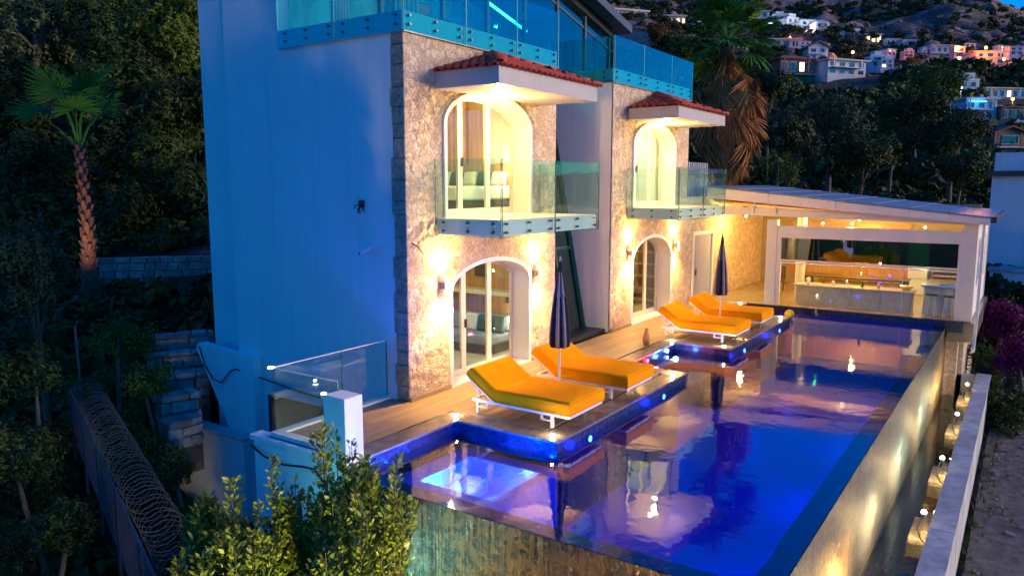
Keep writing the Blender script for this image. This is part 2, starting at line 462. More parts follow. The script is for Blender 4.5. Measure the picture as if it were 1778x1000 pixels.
def leafmat(name, c1, c2, scale=1.2, spec=.12, rough=.6):
    m = NM(name); p = m.n('ShaderNodeBsdfPrincipled', Roughness=rough); p.inputs['Specular IOR Level'].default_value = spec
    g = m.n('ShaderNodeNewGeometry')
    nz = m.n('ShaderNodeTexNoise', Scale=scale, Detail=5, Roughness=.7); m.l(g.outputs['Position'], nz.inputs['Vector'])
    ad = m.n('ShaderNodeMath', _operation='MULTIPLY_ADD'); m.l(g.outputs['Random Per Island'], ad.inputs[0]); ad.inputs[1].default_value = .5; m.l(nz.outputs[0], ad.inputs[2])
    c = ramp(m, ad.outputs[0], [(.42, c1), (.98, c2)]); m.l(c, p.inputs['Base Color'])
    m.l(p.outputs[0], m.out.inputs[0]); return m.m
M['leaf_olive'] = leafmat('olive_leaf', (.022,.042,.018), (.07,.10,.045), .8)
M['leaf_dark'] = leafmat('dark_leaf', (.010,.026,.006), (.045,.078,.018), .7)
M['leaf_green'] = leafmat('green_leaf', (.028,.06,.008), (.11,.15,.02), .8)
M['leaf_bush'] = leafmat('bush_leaf', (.06,.12,.012), (.24,.30,.03), 2.0, .5, .4)
M['leaf_palm'] = leafmat('palm_leaf', (.04,.14,.02), (.10,.26,.05), 2.0)
M['leaf_dead'] = leafmat('dead_palm_leaf', (.24,.095,.028), (.46,.22,.07), 1.5)
M['leaf_magenta'] = leafmat('magenta_bract', (.06,.003,.04), (.17,.01,.11), 1.2)
M['leaf_autumn'] = leafmat('rusty_leaf', (.10,.03,.01), (.25,.09,.02), 1.2)

# ================================================================== VILLA
villa = empty('villa', (0, 0, 0), 'white villa of stone-faced blocks with arched doors, balconies and clay-tiled canopies beside the pool', 'villa')

def arch_fn(ax0, ax1, zs, za):
    c = (ax0+ax1)/2; a = (ax1-ax0)/2; b = za-zs
    return lambda x: zs + b*math.sqrt(max(0, 1-((x-c)/a)**2))

def facade(x0, x1, z0, z1, ops, y=0.0, step=.04, amp=.019):
    """rough stone skin with arched openings cut out; ops: (ax0,ax1,zbottom,zspring,zapex), bottom first"""
    xs = set(np.round(np.arange(x0, x1+1e-6, step), 4)) | {x1}
    for o in ops: xs |= {o[0], o[1]}
    xs = sorted(xs)
    mb = MB(); fn = [arch_fn(o[0], o[1], o[3], o[4]) for o in ops]
    def disp(x, z):
        p = Vector((x, 0, z))
        a = noise.voronoi(p*4.2 + Vector((noise.noise(p*3), 0, noise.noise(p*3+Vector((9,9,9)))))*.6)[0]
        d = min(1, (a[1]-a[0])*3.0)
        edge = min(1, min(x-x0, x1-x, z1-z)/.06)
        return y - (amp*.55*d + amp*.7*noise.fractal(p*5, 1, 2, 3))*max(0, edge)
    for i in range(len(xs)-1):
        xa, xb = xs[i], xs[i+1]
        if xb-xa < 1e-5: continue
        xm = (xa+xb)/2
        lo = [z0, z0]; segs = []
        for o, f in zip(ops, fn):
            if o[0] < xm < o[1]:
                if o[2] > lo[0]+.01: segs.append((lo[0], lo[1], o[2], o[2]))
                lo = [f(xa), f(xb)]
        segs.append((lo[0], lo[1], z1, z1))
        for (la, lb, ta, tb) in segs:
            n = max(1, int(round((max(ta-la, tb-lb))/step)))
            base = len(mb.v)
            for j in range(n+1):
                t = j/n; za_ = la+(ta-la)*t; zb_ = lb+(tb-lb)*t
                mb.v.append((xa, disp(xa, za_), za_)); mb.v.append((xb, disp(xb, zb_), zb_))
            for j in range(n):
                q = base+2*j; mb.f.append((q, q+1, q+3, q+2))
    return mb

def arch_band(o, th, y0, y1, n=28):
    ax0, ax1, zb, zs, za = o; f = arch_fn(ax0, ax1, zs, za); c = (ax0+ax1)/2; a = (ax1-ax0)/2; b = za-zs
    P = [(ax0, zb)] + [(c-a*math.cos(math.pi*i/n), zs+b*math.sin(math.pi*i/n)) for i in range(n+1)] + [(ax1, zb)]
    Q = [(ax0-th, zb)] + [(c-(a+th)*math.cos(math.pi*i/n), zs+(b+th)*math.sin(math.pi*i/n)) for i in range(n+1)] + [(ax1+th, zb)]
    mb = MB(); m = len(P)
    for y in (y0, y1):
        mb.v += [(p[0], y, p[1]) for p in P]; mb.v += [(q[0], y, q[1]) for q in Q]
    for i in range(m-1):
        mb.f += [(i, i+1, m+i+1, m+i), (2*m+i, 3*m+i, 3*m+i+1, 2*m+i+1), (i, 2*m+i, 2*m+i+1, i+1), (m+i, m+i+1, 3*m+i+1, 3*m+i)]
    return mb

def arch_door(o, leaves, y, frame_mat, label=None):
    """folding glazed door filling an arch: frame with a pane per leaf"""
    ax0, ax1, zb, zs, za = o; f = arch_fn(ax0, ax1, zs, za)
    w = (ax1-ax0)/leaves; fw = .065
    d = None
    for k in range(leaves):
        xa, xb = ax0+k*w+.006, ax0+(k+1)*w-.006
        mb = MB()
        mb.box(xa, xb, y, y+.06, zb+.02, zb+.02+fw*1.8)
        for (p, q) in ((xa, xa+fw), (xb-fw, xb)):
            mb.prism([(p, zb+.02+fw*1.8), (q, zb+.02+fw*1.8), (q, f(q)-.004), (p, f(p)-.004)], 'y', y, y+.06)
        n = 8
        pts = [(xa+fw+(xb-xa-2*fw)*i/n) for i in range(n+1)]
        for i in range(n):
            mb.prism([(pts[i], f(pts[i])-.07), (pts[i+1], f(pts[i+1])-.07), (pts[i+1], f(pts[i+1])-.004), (pts[i], f(pts[i])-.004)], 'y', y+.002, y+.058)
        d = obj('door_leaf', mb, frame_mat, villa)
        pane = MB(); top = [(x, f(x)-.07) for x in pts[::-1]]
        pane.prism([(xa+fw, zb+.02+fw*1.8), (xb-fw, zb+.02+fw*1.8)] + top, 'y', y+.025, y+.035)
        obj('pane', pane, M['glass'], d)
        if k == 1:
            h = MB().box(xa+.018, xa+.048, y-.05, y, zb+1.0, zb+1.18); obj('handle', h, M['darkmetal'], d)
    return d

OP1 = [(1.24, 4.0, .02, 1.93, 2.42), (1.12, 4.02, 3.38, 5.16, 5.78)]
OP2 = [(9.45, 12.2, .02, 1.80, 2.46), (9.42, 12.3, 3.38, 5.1, 5.72)]
obj('stone_facade', facade(0, 5.2, 0, 6.70, OP1), M['stone'], villa, smooth=False)
obj('stone_facade', facade(8.1, 13.5, 0, 6.70, OP2), M['stone'], villa, smooth=False)
# skins behind the stone
for ops, xa, xb in ((OP1, 0.02, 5.18), (OP2, 8.12, 13.48)):
    for o in ops:
        obj('door_surround', arch_band(o, .085, -.055, .50), M['white'], villa)
        arch_door(o, 3, .40, M['cream'])
        # threshold
        obj('threshold', MB().box(o[0]-.085, o[1]+.085, -.06, .5, o[2]-.035, o[2]+.012), M['white'], villa)
# structural shell of the two blocks
def shell(xa, xb, yb, ops):
    s = MB(); z = 0
    s.box(xa+.03, ops[0][0]-.12, .05, .45, 0, 3.06)
    s.box(ops[0][1]+.12, xb-.03, .05, .45, 0, 3.06)
    s.box(xa+.03, ops[1][0]-.12, .05, .45, 3.40, 6.68)
    s.box(ops[1][1]+.12, xb-.03, .05, .45, 3.40, 6.68)
    for o, zt in ((ops[0], 3.06), (ops[1], 6.68)):
        f = arch_fn(o[0]-.1, o[1]+.1, o[3], o[4]+.1); n = 14
        pts = [(o[0]-.1+(o[1]-o[0]+.2)*i/n) for i in range(n+1)]
        s.prism([(p, f(p)+.004) for p in pts] + [(pts[-1], zt), (pts[0], zt)], 'y', .06, .44)
    obj('inner_wall', s, M['roomwall'], villa)
    r = MB()
    r.box(xa+.28, xb-.28, yb-.3, yb-.05, .02, 3.06); r.box(xa+.28, xb-.28, yb-.3, yb-.05, 3.40, 6.68)
    obj('room_back_wall', r, M['roomwall'], villa)
    fl = MB().box(xa+.05, xb-.05, .46, yb-.05, -.1, .015); fl.box(xa+.05, xb-.05, .46, yb-.05, 3.34, 3.385)
    obj('room_floor', fl, M['roomfloor'], villa)
    obj('floor_slab', MB().box(xa+.02, xb-.02, .07, yb-.06, 3.08, 3.33), M['white'], villa)
    obj('room_side_wall', MB().box(xb-.30, xb-.27, .46, yb-.3, .03, 3.06).box(xb-.30, xb-.27, .46, yb-.3, 3.40, 6.68), M['roomwall'], villa)
shell(0, 5.2, 5.1, OP1); shell(8.1, 13.5, 5.1, OP2)
# side walls, white render
sw = MB(); sw.box(0.0, .27, .30, 5.08, -3.3, 6.70)
obj('side_wall', sw, M['stucco'], villa)
obj('rear_side_wall', MB().box(.42, .9, 5.085, 6.55, -3.3, 10.5), M['stucco'], villa)
obj('upper_side_wall', MB().box(0.0, .27, 3.32, 5.08, 6.703, 12.0), M['stucco'], villa)
obj('recess_wall', MB().box(4.93, 5.19, .46, 5.05, 0, 6.68), M['stucco'], villa)
obj('recess_wall', MB().box(8.11, 8.37, .04, 5.05, 0, 6.68), M['stucco'], villa)
obj('block_wall', MB().box(13.23, 13.49, .04, 5.05, 0, 6.68), M['stone'], villa)
obj('rear_wall', MB().box(0.28, 13.2, 5.05, 5.3, -3.2, 7.0), M['stucco'], villa)
# corner stones, each its own
random.seed(3)
z = 0.0
while z < 6.66:
    h = min(random.uniform(.24, .42), 6.69-z); d = random.choice((.30, .44, .36))
    if 6.69-z-h < .15: h = 6.69-z
    q = MB().box(-.014-random.random()*.01, .03, .0, .43 if False else .31+.04*(d-.36)/.1, z+.006, z+h-.006)
    o = obj('corner_stone', q, M['quoin'], villa, bevel=.018)
    z += h
# skirting at the foot of the facade
for (a, b) in ((-.04, 1.15), (4.09, 5.2), (8.1, 9.36), (12.29, 13.5)):
    obj('skirting', MB().box(a, b, -.075, -.03, 0.001, .085), M['skirt'], villa)

# sloping green glass of the stair hall between the blocks
for k in range(3):
    za, zb_ = [(0.05, 2.25), (2.32, 4.5), (4.57, 6.66)][k]
    ya, yb_ = .78+.19*za, .78+.19*zb_
    g = MB().hexa([(5.22, ya, za), (8.07, ya, za), (8.07, ya+.02, za), (5.22, ya+.02, za), (5.22, yb_, zb_), (8.07, yb_, zb_), (8.07, yb_+.02, zb_), (5.22, yb_+.02, zb_)])
    obj('stair_glass', g, M['glass_green'], villa)
fr = MB()
for x in (5.24, 6.15, 7.1, 8.05):
    fr.bar((x, .76, 0), (x, .76+.19*6.66, 6.66), .06, .12, (0, 1, 0))
for zz in (.03, 2.285, 4.535, 6.62):
    fr.box(5.26, 8.03, .745+.19*zz, .80+.19*zz, zz-.03, zz+.03)
obj('stair_glass_frame', fr, M['darkgreenframe'], villa)
obj('stair_step', MB().box(5.21, 8.09, .12, .80, .0, .10), M['darkmetal'], villa)
obj('stair_hall_floor', MB().box(5.2, 8.1, .81, 5.0, -.05, .04), M['darkmetal'], villa)
lamp_h = empty('hall_lamp', (7.2, 2.4, 1.1), 'small white lamps glowing behind the sloping green stair glass', 'lamp')
for (x, y, zz, s) in ((7.5, 1.7, 1.45, .05), (7.6, 1.75, 1.05, .035), (7.55, 1.65, 2.6, .03), (7.62, 1.5, .6, .04)):
    obj('bulb', MB().ball((x, y, zz), s), M['white_bulb'], lamp_h)
obj('lamp_stem', MB().tube([(7.5, 1.7, .05), (7.5, 1.7, 1.42)], .015), M['darkmetal'], lamp_h)

light('hall_light', 'POINT', (7.2, 2.6, 2.2), 30, (.55, 1, .72), lamp_h, size=.15)
# ---- terrace slab at the top and the wing beyond
slab = MB().box(-.0, 5.2, 0, 3.315, 6.703, 7.03).box(.275, 5.2, 3.32, 5.0, 6.703, 7.03)
obj('terrace_slab', slab, M['white'], villa)
obj('terrace_slab', MB().box(8.1, 13.5, 0, 5.0, 6.703, 7.03), M['white'], villa)
obj('terrace_slab', MB().box(5.203, 8.097, 2.06, 5.0, 6.72, 7.02), M['white'], villa)

def rail(parent, p, q, z0, z1, panels, bolts=(.12, .30), mat_='glass_rail', normal=None, spots=(.09, .5, .91), boltz=None):
    """clamped glass railing from p to q; panels: seam fractions"""
    p, q = Vector(p), Vector(q); d = (q-p); L = d.length; d.normalize()
    nrm = Vector(normal)
    root = obj('glass_railing', MB().bar(p + Vector((0,0,z0-.012)) , q + Vector((0,0,z0-.012)), .03, .016), M['lamp_metal'], parent)
    fr_ = [0] + list(panels) + [1]
    for i in range(len(fr_)-1):
        a = p + d*(L*fr_[i]+.006); b = p + d*(L*fr_[i+1]-.006)
        t = nrm*.006
        mb = MB().hexa([tuple(a-t+Vector((0,0,z0))), tuple(b-t+Vector((0,0,z0))), tuple(b+t+Vector((0,0,z0))), tuple(a+t+Vector((0,0,z0))),
                        tuple(a-t+Vector((0,0,z1))), tuple(b-t+Vector((0,0,z1))), tuple(b+t+Vector((0,0,z1))), tuple(a+t+Vector((0,0,z1)))])
        obj('glass_panel', mb, M[mat_], root)
        for c, s_ in ((a, 1), (b, -1)):
            c2 = c + d*s_*.002
            obj('glass_edge', MB().bar(c2 + Vector((0,0,z0)), c2 + Vector((0,0,z1)), .006, .016, tuple(nrm)), M['glass_edge'], root)
        if boltz:
            for fx in spots:
                c = a + (b-a)*fx
                for bz in boltz:
                    pt = Vector((c.x, c.y, bz))
                    obj('clamp_bolt', MB().tube([pt-nrm*.03, pt+nrm*.022], .028, 8), M['bolt'], root)
    return root
BZ = (6.80, 6.95)
rail(villa, (-.05, -.05, 0), (5.2, -.05, 0), 6.68, 7.9, (.34, .675), normal=(0, -1, 0), boltz=BZ, mat_='glass_teal')
rail(villa, (-.05, 3.28, 0), (-.05, -.03, 0), 6.68, 7.9, (.485,), normal=(-1, 0, 0), boltz=BZ, mat_='glass_teal', spots=(.12, .5, .9))
rail(villa, (8.05, -.05, 0), (13.55, -.05, 0), 6.68, 7.85, (.33, .69), normal=(0, -1, 0), boltz=BZ, mat_='glass_teal')
rail(villa, (8.05, 1.95, 0), (8.05, -.03, 0), 6.68, 7.85, (), normal=(-1, 0, 0), boltz=BZ, mat_='glass_teal', spots=(.15, .85))
rail(villa, (5.25, -.03, 0), (5.25, 1.95, 0), 6.68, 7.85, (), normal=(1, 0, 0), boltz=BZ, mat_='glass_teal', spots=(.1, .9))

# ---- top-floor glass room, set back
tf = MB()
for x in (1.6, 3.6, 5.3, 6.95, 8.6, 10.2, 11.75):
    tf.box(x-.05, x+.05, 2.0, 2.1, 7.035, 8.55+(11.79-x)*.24)
tf.box(1.55, 11.8, 2.0, 2.1, 7.035, 7.09)
tf.bar((1.5, 2.05, 8.70+(11.79-1.5)*.24), (11.9, 2.05, 8.68), .14, .16)
tf.bar((1.5, 2.05, 8.20+(11.79-1.5)*.24), (11.9, 2.05, 8.18), .06, .06)
for y in (3.4, 4.9):
    tf.box(1.55, 1.65, y-.05, y+.05, 7.035, 11.0)
obj('glass_room_frame', tf, M['darkmetal'], villa)
for (xa, xb) in ((1.65, 3.55), (3.65, 5.25), (5.35, 6.9), (7.0, 8.55), (8.65, 10.15), (10.25, 11.7)):
    g = MB().prism([(xa, 7.1), (xb, 7.1), (xb, 8.45+(11.79-xb)*.24), (xa, 8.45+(11.79-xa)*.24)], 'y', 2.04, 2.055)
    obj('room_window', g, M['glass_teal'], villa)
rf = MB().hexa([(1.2, 1.5, 11.35), (12.3, 1.5, 8.72), (12.3, 6.6, 8.72), (1.2, 6.6, 11.35), (1.2, 1.5, 11.6), (12.3, 1.5, 8.95), (12.3, 6.6, 8.95), (1.2, 6.6, 11.6)])
obj('roof', rf, M['darkmetal'], villa)
obj('glass_room_wall', MB().box(1.7, 11.7, 5.3, 5.5, 7.02, 11.2), M['stucco_grey'], villa)
obj('glass_room_wall', MB().box(11.72, 11.85, 2.12, 5.3, 7.03, 8.7), M['darkmetal'], villa)
ts = obj('ceiling_light_strip', MB().bar((5.95, 2.5, 8.60), (7.75, 2.5, 8.17), .05, .05), M['led_strip'], villa)
light('strip_lamp', 'POINT', (6.9, 2.9, 8.0), 20, (.3, 1, .75), None, size=.04)
light('strip_lamp', 'POINT', (3.2, 3.2, 8.3), 8, (.2, .85, 1), None, size=.04)
# drapes hanging inside the glass rail
for (x, y, w) in ((1.0, 2.6, .55), (1.2, 1.0, .8)):
    c = MB()
    n = 18
    for i in range(n):
        xa = x - w*(i/n-.5); xb = x - w*((i+1)/n-.5)
        yy = lambda k: y + .05*math.sin(k*2.1)
        c.poly([(xa, yy(i), 7.05), (xb, yy(i+1), 7.05), (xb*.6+x*.4, yy(i+1), 9.3), (xa*.6+x*.4, yy(i), 9.3)], [(0, 1, 2, 3)])
    o = obj('drape', c, M['pale_fabric'], None, smooth=True)
    tag(o, 'pale drape gathered at the side of the roof terrace' if w < .6 else 'wide pale drape behind the front corner of the roof terrace glass', 'curtain')
    so_ = o.modifiers.new('s', 'SOLIDIFY'); so_.thickness = .01
sf = empty('terrace_sofa', (2.3, 1.4, 7.03), 'dark lounge chair on the roof terrace behind the glass corner', 'chair')
obj('seat', MB().box(1.9, 2.8, 1.1, 1.8, 7.15, 7.42), M['darkwood'], sf, bevel=.04)
obj('backrest', MB().box(1.9, 2.8, 1.72, 1.9, 7.43, 7.85), M['darkwood'], sf, bevel=.04)
for (x, y) in ((1.95, 1.15), (2.75, 1.15), (1.95, 1.85), (2.75, 1.85)):
    obj('leg', MB().box(x-.03, x+.03, y-.03, y+.03, 7.03, 7.15), M['darkmetal'], sf)

# ---- canopies over the upper doors
tile_me = None
def barrel(r=.085, L=.33, t=.014, n=6):
    mb = MB()
    for (y, rr) in ((0, r), (L, r*.82)):
        for k in range(n+1):
            a = math.pi*k/n
            mb.v.append((rr*math.cos(a), y, rr*math.sin(a)*.8))
        for k in range(n+1):
            a = math.pi*k/n
            mb.v.append(((rr-t)*math.cos(a), y, (rr-t)*math.sin(a)*.8-.002))
    m = n+1
    for k in range(n):
        mb.f += [(k, k+1, 2*m+k+1, 2*m+k), (m+k, 3*m+k, 3*m+k+1, m+k+1), (k, m+k, m+k+1, k+1), (2*m+k, 2*m+k+1, 3*m+k+1, 3*m+k)]
    mb.f += [(0, 2*m, 3*m, m), (n, m+n, 3*m+n, 2*m+n)]
    return mb.mesh(M['terracotta'], True, name='roof_tile')
tile_me = barrel()
def canopy(x0, label):
    x1 = x0+3.64; D = 1.46; zt = 6.07
    c = obj('canopy', MB().box(x0, x1, -D, -.02, 5.765, zt), M['fascia'], villa)
    ax, az = (x0+x1)/2, 6.60; ex0, ex1, ey = x0-.05, x1+.05, -D-.05
    pyr = MB().poly([(ex0, ey, zt+.005), (ex1, ey, zt+.005), (ex1, -.03, zt+.005), (ex0, -.03, zt+.005), (ax, -.03, az)], [(0,1,4),(1,2,4),(3,0,4),(0,3,2,1),(2,3,4)])
    obj('roof_bed', pyr, M['terracotta'], c)
    def place(bx, by, yaw, slope, run, u0, u1, length_fn, sp=.185):
        # bx,by: eave line start; tiles climb along direction yaw
        n = int((u1-u0)/sp)
        sp2 = (u1-u0)/n
        up = Vector((math.cos(yaw), math.sin(yaw), 0)); al = Vector((math.sin(yaw), -math.cos(yaw), 0))
        for i in range(n):
            u = u0+(i+.5)*sp2
            Lh = length_fn(u)
            k = 0; s = -.05
            while s < Lh - .05:
                p = Vector((bx, by, zt+.012)) + al*u + up*s + Vector((0, 0, s*slope + .012*((k+1) % 1)))
                o = inst('roof_tile', tile_me, c, p, (math.atan(slope)-.02, 0, yaw-math.pi/2))
                o.location.z += .004*random.random(); o.rotation_euler.z += random.uniform(-.015, .015)
                s += .27; k += 1
    fd = -.03-ey; W = ex1-ex0
    place(ex1, ey, math.pi/2, (az-zt)/fd, fd, -W, 0, lambda u: fd*min(1, 2*min(u+W, -u)/W)) if False else None
    # front slope: u measured from ex0 towards +x
    up = (az-zt)/fd
    place(ex0, ey, math.pi/2, up, fd, 0, W, lambda u: fd*2*min(u, W-u)/W)
    # side slopes
    hw = W/2; us = (az-zt)/hw
    place(ex0, -.03, 0, us, hw, 0, fd, lambda u: hw*(1-u/fd))
    place(ex1, ey, math.pi, us, hw, 0, fd, lambda u: hw*(u/fd))
    # hip tiles
    for (hx, sgn) in ((ex0, 1), (ex1, -1)):
        a = Vector((hx, ey, zt+.03)); b = Vector((ax, -.05, az+.04)); d = b-a; n = int(d.length/.27)
        yaw = math.atan2(d.y, d.x)
        for i in range(n):
            p = a+d*(i/n)
            inst('roof_tile', tile_me, c, p, (math.atan2(d.z, math.hypot(d.x, d.y)), 0, yaw-math.pi/2), (1.15, 1, 1.15))
    return c
canopy(.83, '')
canopy(9.02, '')
# ---- balconies
def balcony(x0, seam):
    x1 = x0+3.58; D = 1.5
    b = obj('balcony', MB().box(x0, x1, -D, -.02, 3.08, 3.375), M['white'], villa)
    g = b
    Z0, Z1 = 3.05, 4.47
    def R_(p, q, seams, nrm, spots):
        nv = Vector(nrm); p, q = Vector(p), Vector(q); d = (q-p).normalized(); L = (q-p).length
        fr_ = [0]+list(seams)+[1]
        for i in range(len(fr_)-1):
            a = p+d*(L*fr_[i]+.006); bb = p+d*(L*fr_[i+1]-.006); t = nv*.006
            mb = MB().hexa([tuple(a-t+Vector((0,0,Z0))), tuple(bb-t+Vector((0,0,Z0))), tuple(bb+t+Vector((0,0,Z0))), tuple(a+t+Vector((0,0,Z0))),
                            tuple(a-t+Vector((0,0,Z1))), tuple(bb-t+Vector((0,0,Z1))), tuple(bb+t+Vector((0,0,Z1))), tuple(a+t+Vector((0,0,Z1)))])
            obj('glass_panel', mb, M['glass_rail'], b)
            for c_ in (a, bb): obj('glass_edge', MB().bar(c_+Vector((0,0,Z0)), c_+Vector((0,0,Z1)), .006, .016, tuple(nv)), M['darkgreenframe'], b)
            for fx in spots:
                c_ = a+(bb-a)*fx
                for bz in (3.15, 3.31):
                    pt = Vector((c_.x, c_.y, bz))
                    obj('clamp_bolt', MB().tube([pt-nv*.03, pt+nv*.022], .026, 8), M['bolt'], b)
    R_((x0-.05, -.02, 0), (x0-.05, -D-.04, 0), (), (-1, 0, 0), (.12, .5, .88))
    R_((x0-.04, -D-.05, 0), (x1+.04, -D-.05, 0), seam, (0, -1, 0), (.08, .5, .92))
    R_((x1+.05, -D-.04, 0), (x1+.05, -.02, 0), (), (1, 0, 0), (.12, .88))
balcony(.83, (.5,))
balcony(9.02, (.5,))

# ---- low wing to the right of the second block
wing = MB()
wing.box(13.5, 14.12, 0, .3, 0, 3.5); wing.box(16.1, 22.6, 0, .3, 0, 3.5); wing.box(14.12, 16.1, 0, .3, 2.45, 3.5)
obj('wing_wall', wing, M['stone'], villa)
obj('wing_roof', MB().box(13.5, 22.6, -.02, 5, 3.5, 3.62), M['stucco_grey'], villa)
wd = obj('wing_door', MB().box(14.13, 14.24, -.04, .1, 0, 2.44).box(15.98, 16.09, -.04, .1, 0, 2.44).box(14.24, 15.98, -.04, .1, 2.32, 2.44), M['white'], villa)
obj('door_panel', MB().box(14.42, 15.97, .02, .07, .02, 2.31), mat('lilac_door', (.34,.35,.42), (.38,.39,.46), .35), wd)
obj('door_gap', MB().box(14.25, 14.41, .03, .05, .02, 2.31), M['darkmetal'], wd)
obj('handle', MB().box(14.46, 14.50, -.03, .02, .95, 1.15), M['steel'], wd)
gp = obj('roof_panel', MB().box(14.0, 16.4, .4, .45, 3.63, 4.75), M['stucco_grey'], villa)
for k in range(14):
    obj('slat', MB().box(14.0+k*.172, 14.08+k*.172, .36, .40, 3.63, 4.77), M['stucco_grey'], gp)

# ---- wall lamps: cylinder with light up and down
def sconce(x, z, label, p=1.0):
    s = empty('wall_lamp', (x, -.09, z), label, 'wall lamp', 'wall lamps beside the arched ground-floor doors')
    obj('lamp_body', MB().lathe([(.045, -.13), (.045, .13)], (x, -.16), 12, z), M['white_metal'], s)
    obj('mounting_plate', MB().box(x-.04, x+.04, -.12, -.03, z-.06, z+.06), M['lamp_metal'], s)
    obj('bulb', MB().lathe([(.04, .132), (.04, .138)], (x, -.16), 10, z), M['warm_bulb'], s)
    obj('bulb', MB().lathe([(.04, -.138), (.04, -.132)], (x, -.16), 10, z), M['warm_bulb'], s)
    wc = (1.0, .54, .14)
    light('up_light', 'SPOT', (x, -.17, z+.16), 120*p, wc, s, (0, .10, 1), .03, .9, 125)
    light('down_light', 'SPOT', (x, -.19, z-.16), 135*p, wc, s, (0, .0, -1), .03, .9, 140)
    light('lamp_glow', 'POINT', (x, -.26, z), 16*p, wc, s, size=.03)
sconce(.92, 2.08, 'glowing wall lamp nearest the villa corner, left of the near ground-floor arch')
sconce(4.26, 2.0, 'glowing wall lamp right of the near ground-floor arch, under the balcony')
sconce(9.14, 2.1, 'glowing wall lamp left of the far ground-floor arch', 1.0)
sconce(12.42, 2.1, 'glowing wall lamp right of the far ground-floor arch', 1.0)
for (x, lb) in ((2.5, 'bright spotlight under the near tiled canopy above the upper arch'), (10.75, 'bright spotlight under the far tiled canopy above the upper arch')):
    s = empty('canopy_lamp', (x, -.3, 5.76), lb, 'ceiling lamp', 'lamps under the canopies')
    obj('lamp_ring', MB().lathe([(.07, -.03), (.07, 0)], (x, -.24), 14, 5.762), M['white_metal'], s)
    obj('bulb', MB().lathe([(.05, -.036), (.05, -.031)], (x, -.24), 12, 5.762), M['warm_bulb'], s)
    light('down_light', 'POINT', (x, -.34, 5.50), 85, (1, .56, .14), s, size=.05)
    light('beam_light', 'SPOT', (x, -.20, 5.70), 50, (1, .60, .18), s, (0, .05, -1), .05, 1.0, 150)

# ---- rooms seen through the glass
for (x, y, z, p, c_) in ((2.8, 2.2, 2.8, 17, (1, .80, .45)), (2.8, 2.2, 6.4, 18, (1, .72, .36)), (10.8, 2.2, 2.8, 10, (1, .82, .45)), (10.8, 2.2, 6.4, 34, (1, .88, .60))):
    light('room_light', 'AREA', (x, y, z), p, c_, None, (0, 0, -1), sx=2.2, sy=2.0)
for k in range(9):
    obj('wood_panel', MB().box(4.84, 4.895, .50+k*.45, .94+k*.45, .03, 3.0), M['panelwood'], villa)
    obj('wood_panel', MB().box(4.84, 4.895, .50+k*.45, .94+k*.45, 3.42, 6.6), M['panelwood'] if k > 2 else M['roomwall'], villa)
cur = empty('curtains', (3.2, 4.4, 3.4), 'ochre floor-length curtain at the left behind the upper bedroom arch', 'curtain')
c = MB()
for i in range(60):
    ya, yb = 2.3+i*.035, 2.3+(i+1)*.035
    xa, xb = 4.76+.05*math.sin(i*1.3), 4.76+.05*math.sin((i+1)*1.3)
    c.poly([(xa, ya, 3.4), (xb, yb, 3.4), (xb, yb, 6.3), (xa, ya, 6.3)], [(0, 1, 2, 3)])
obj('curtain_cloth', c, M['curtain'], cur, smooth=True)
bed = empty('bed', (3.7, 1.9, 3.39), 'white-sheeted bed with grey cushions inside the upper arched door', 'bed')
obj('bed_base', MB().box(2.7, 4.78, 1.0, 2.9, 3.43, 3.66), M['darkwood'], bed)
obj('mattress', MB().box(2.68, 4.76, .98, 2.92, 3.665, 3.98), M['pale_fabric'], bed, bevel=.05)
obj('headboard', MB().box(4.77, 4.83, .95, 2.95, 3.5, 4.5), M['panelwood'], bed)
for i, y in enumerate((1.2, 1.62, 2.04, 2.46, 2.8)):
    pl = MB().box(4.45, 4.60, y-.20, y+.20, 3.98, 4.34); pl.rot(.3, 'Y', (4.5, y, 3.98))
    o = obj('cushion', pl, M['teal_fabric'] if i % 2 else M['pale_fabric'], None, bevel=.06)
    tag(o, ('slate cushion' if i % 2 else 'white cushion') + (', %s from the right in the row on the bed' % ['first', 'second', 'third', 'fourth', 'fifth'][i]), 'cushion', 'cushions on the bed')
bl = empty('bedside_lamp', (4.55, .75, 3.4), 'glowing bedside lamp at the right of the bed', 'lamp')
obj('lamp_shade', MB().lathe([(.13, 0), (.09, .24)], (4.62, .72), 14, 4.25), M['white_bulb'], bl)
obj('lamp_foot', MB().lathe([(.08, 0), (.02, .04), (.02, .84)], (4.62, .72), 10, 3.4), M['lamp_metal'], bl)
light('lamp_light', 'POINT', (4.45, .78, 4.4), 14, (1, .62, .42), bl, size=.08)
sofa = empty('sofa', (4.2, 2.0, .02), 'grey sofa behind the near ground-floor glass door', 'sofa')
obj('seat', MB().box(3.85, 4.8, .95, 3.2, .24, .46), M['sofa'], sofa, bevel=.05)
obj('sofa_base', MB().box(3.9, 4.8, 1.0, 3.2, .06, .235), M['darkwood'], sofa)
obj('backrest', MB().box(4.6, 4.82, .95, 3.2, .465, .86), M['sofa'], sofa, bevel=.06)
for i, (y, mt) in enumerate(((1.15, 'teal_fabric'), (1.55, 'teal_fabric'), (1.95, 'pale_fabric'), (2.35, 'sofa'), (2.75, 'pale_fabric'))):
    pl = MB().box(4.36, 4.50, y-.2, y+.2, .46, .88); pl.rot(.25, 'Y', (4.4, y, .46))
    o = obj('cushion', pl, M[mt], None, bevel=.06)
    tag(o, ['slate cushion at the right end of the sofa', 'slate cushion second from the right on the sofa', 'cream cushion in the middle of the sofa', 'grey cushion fourth from the right on the sofa', 'cream cushion at the left end of the sofa'][i], 'cushion', 'cushions on the sofa')
sh = empty('wall_shelf', (4.6, 2.2, 1.4), 'pale wooden shelf along the panelled wall of the living room', 'shelf')
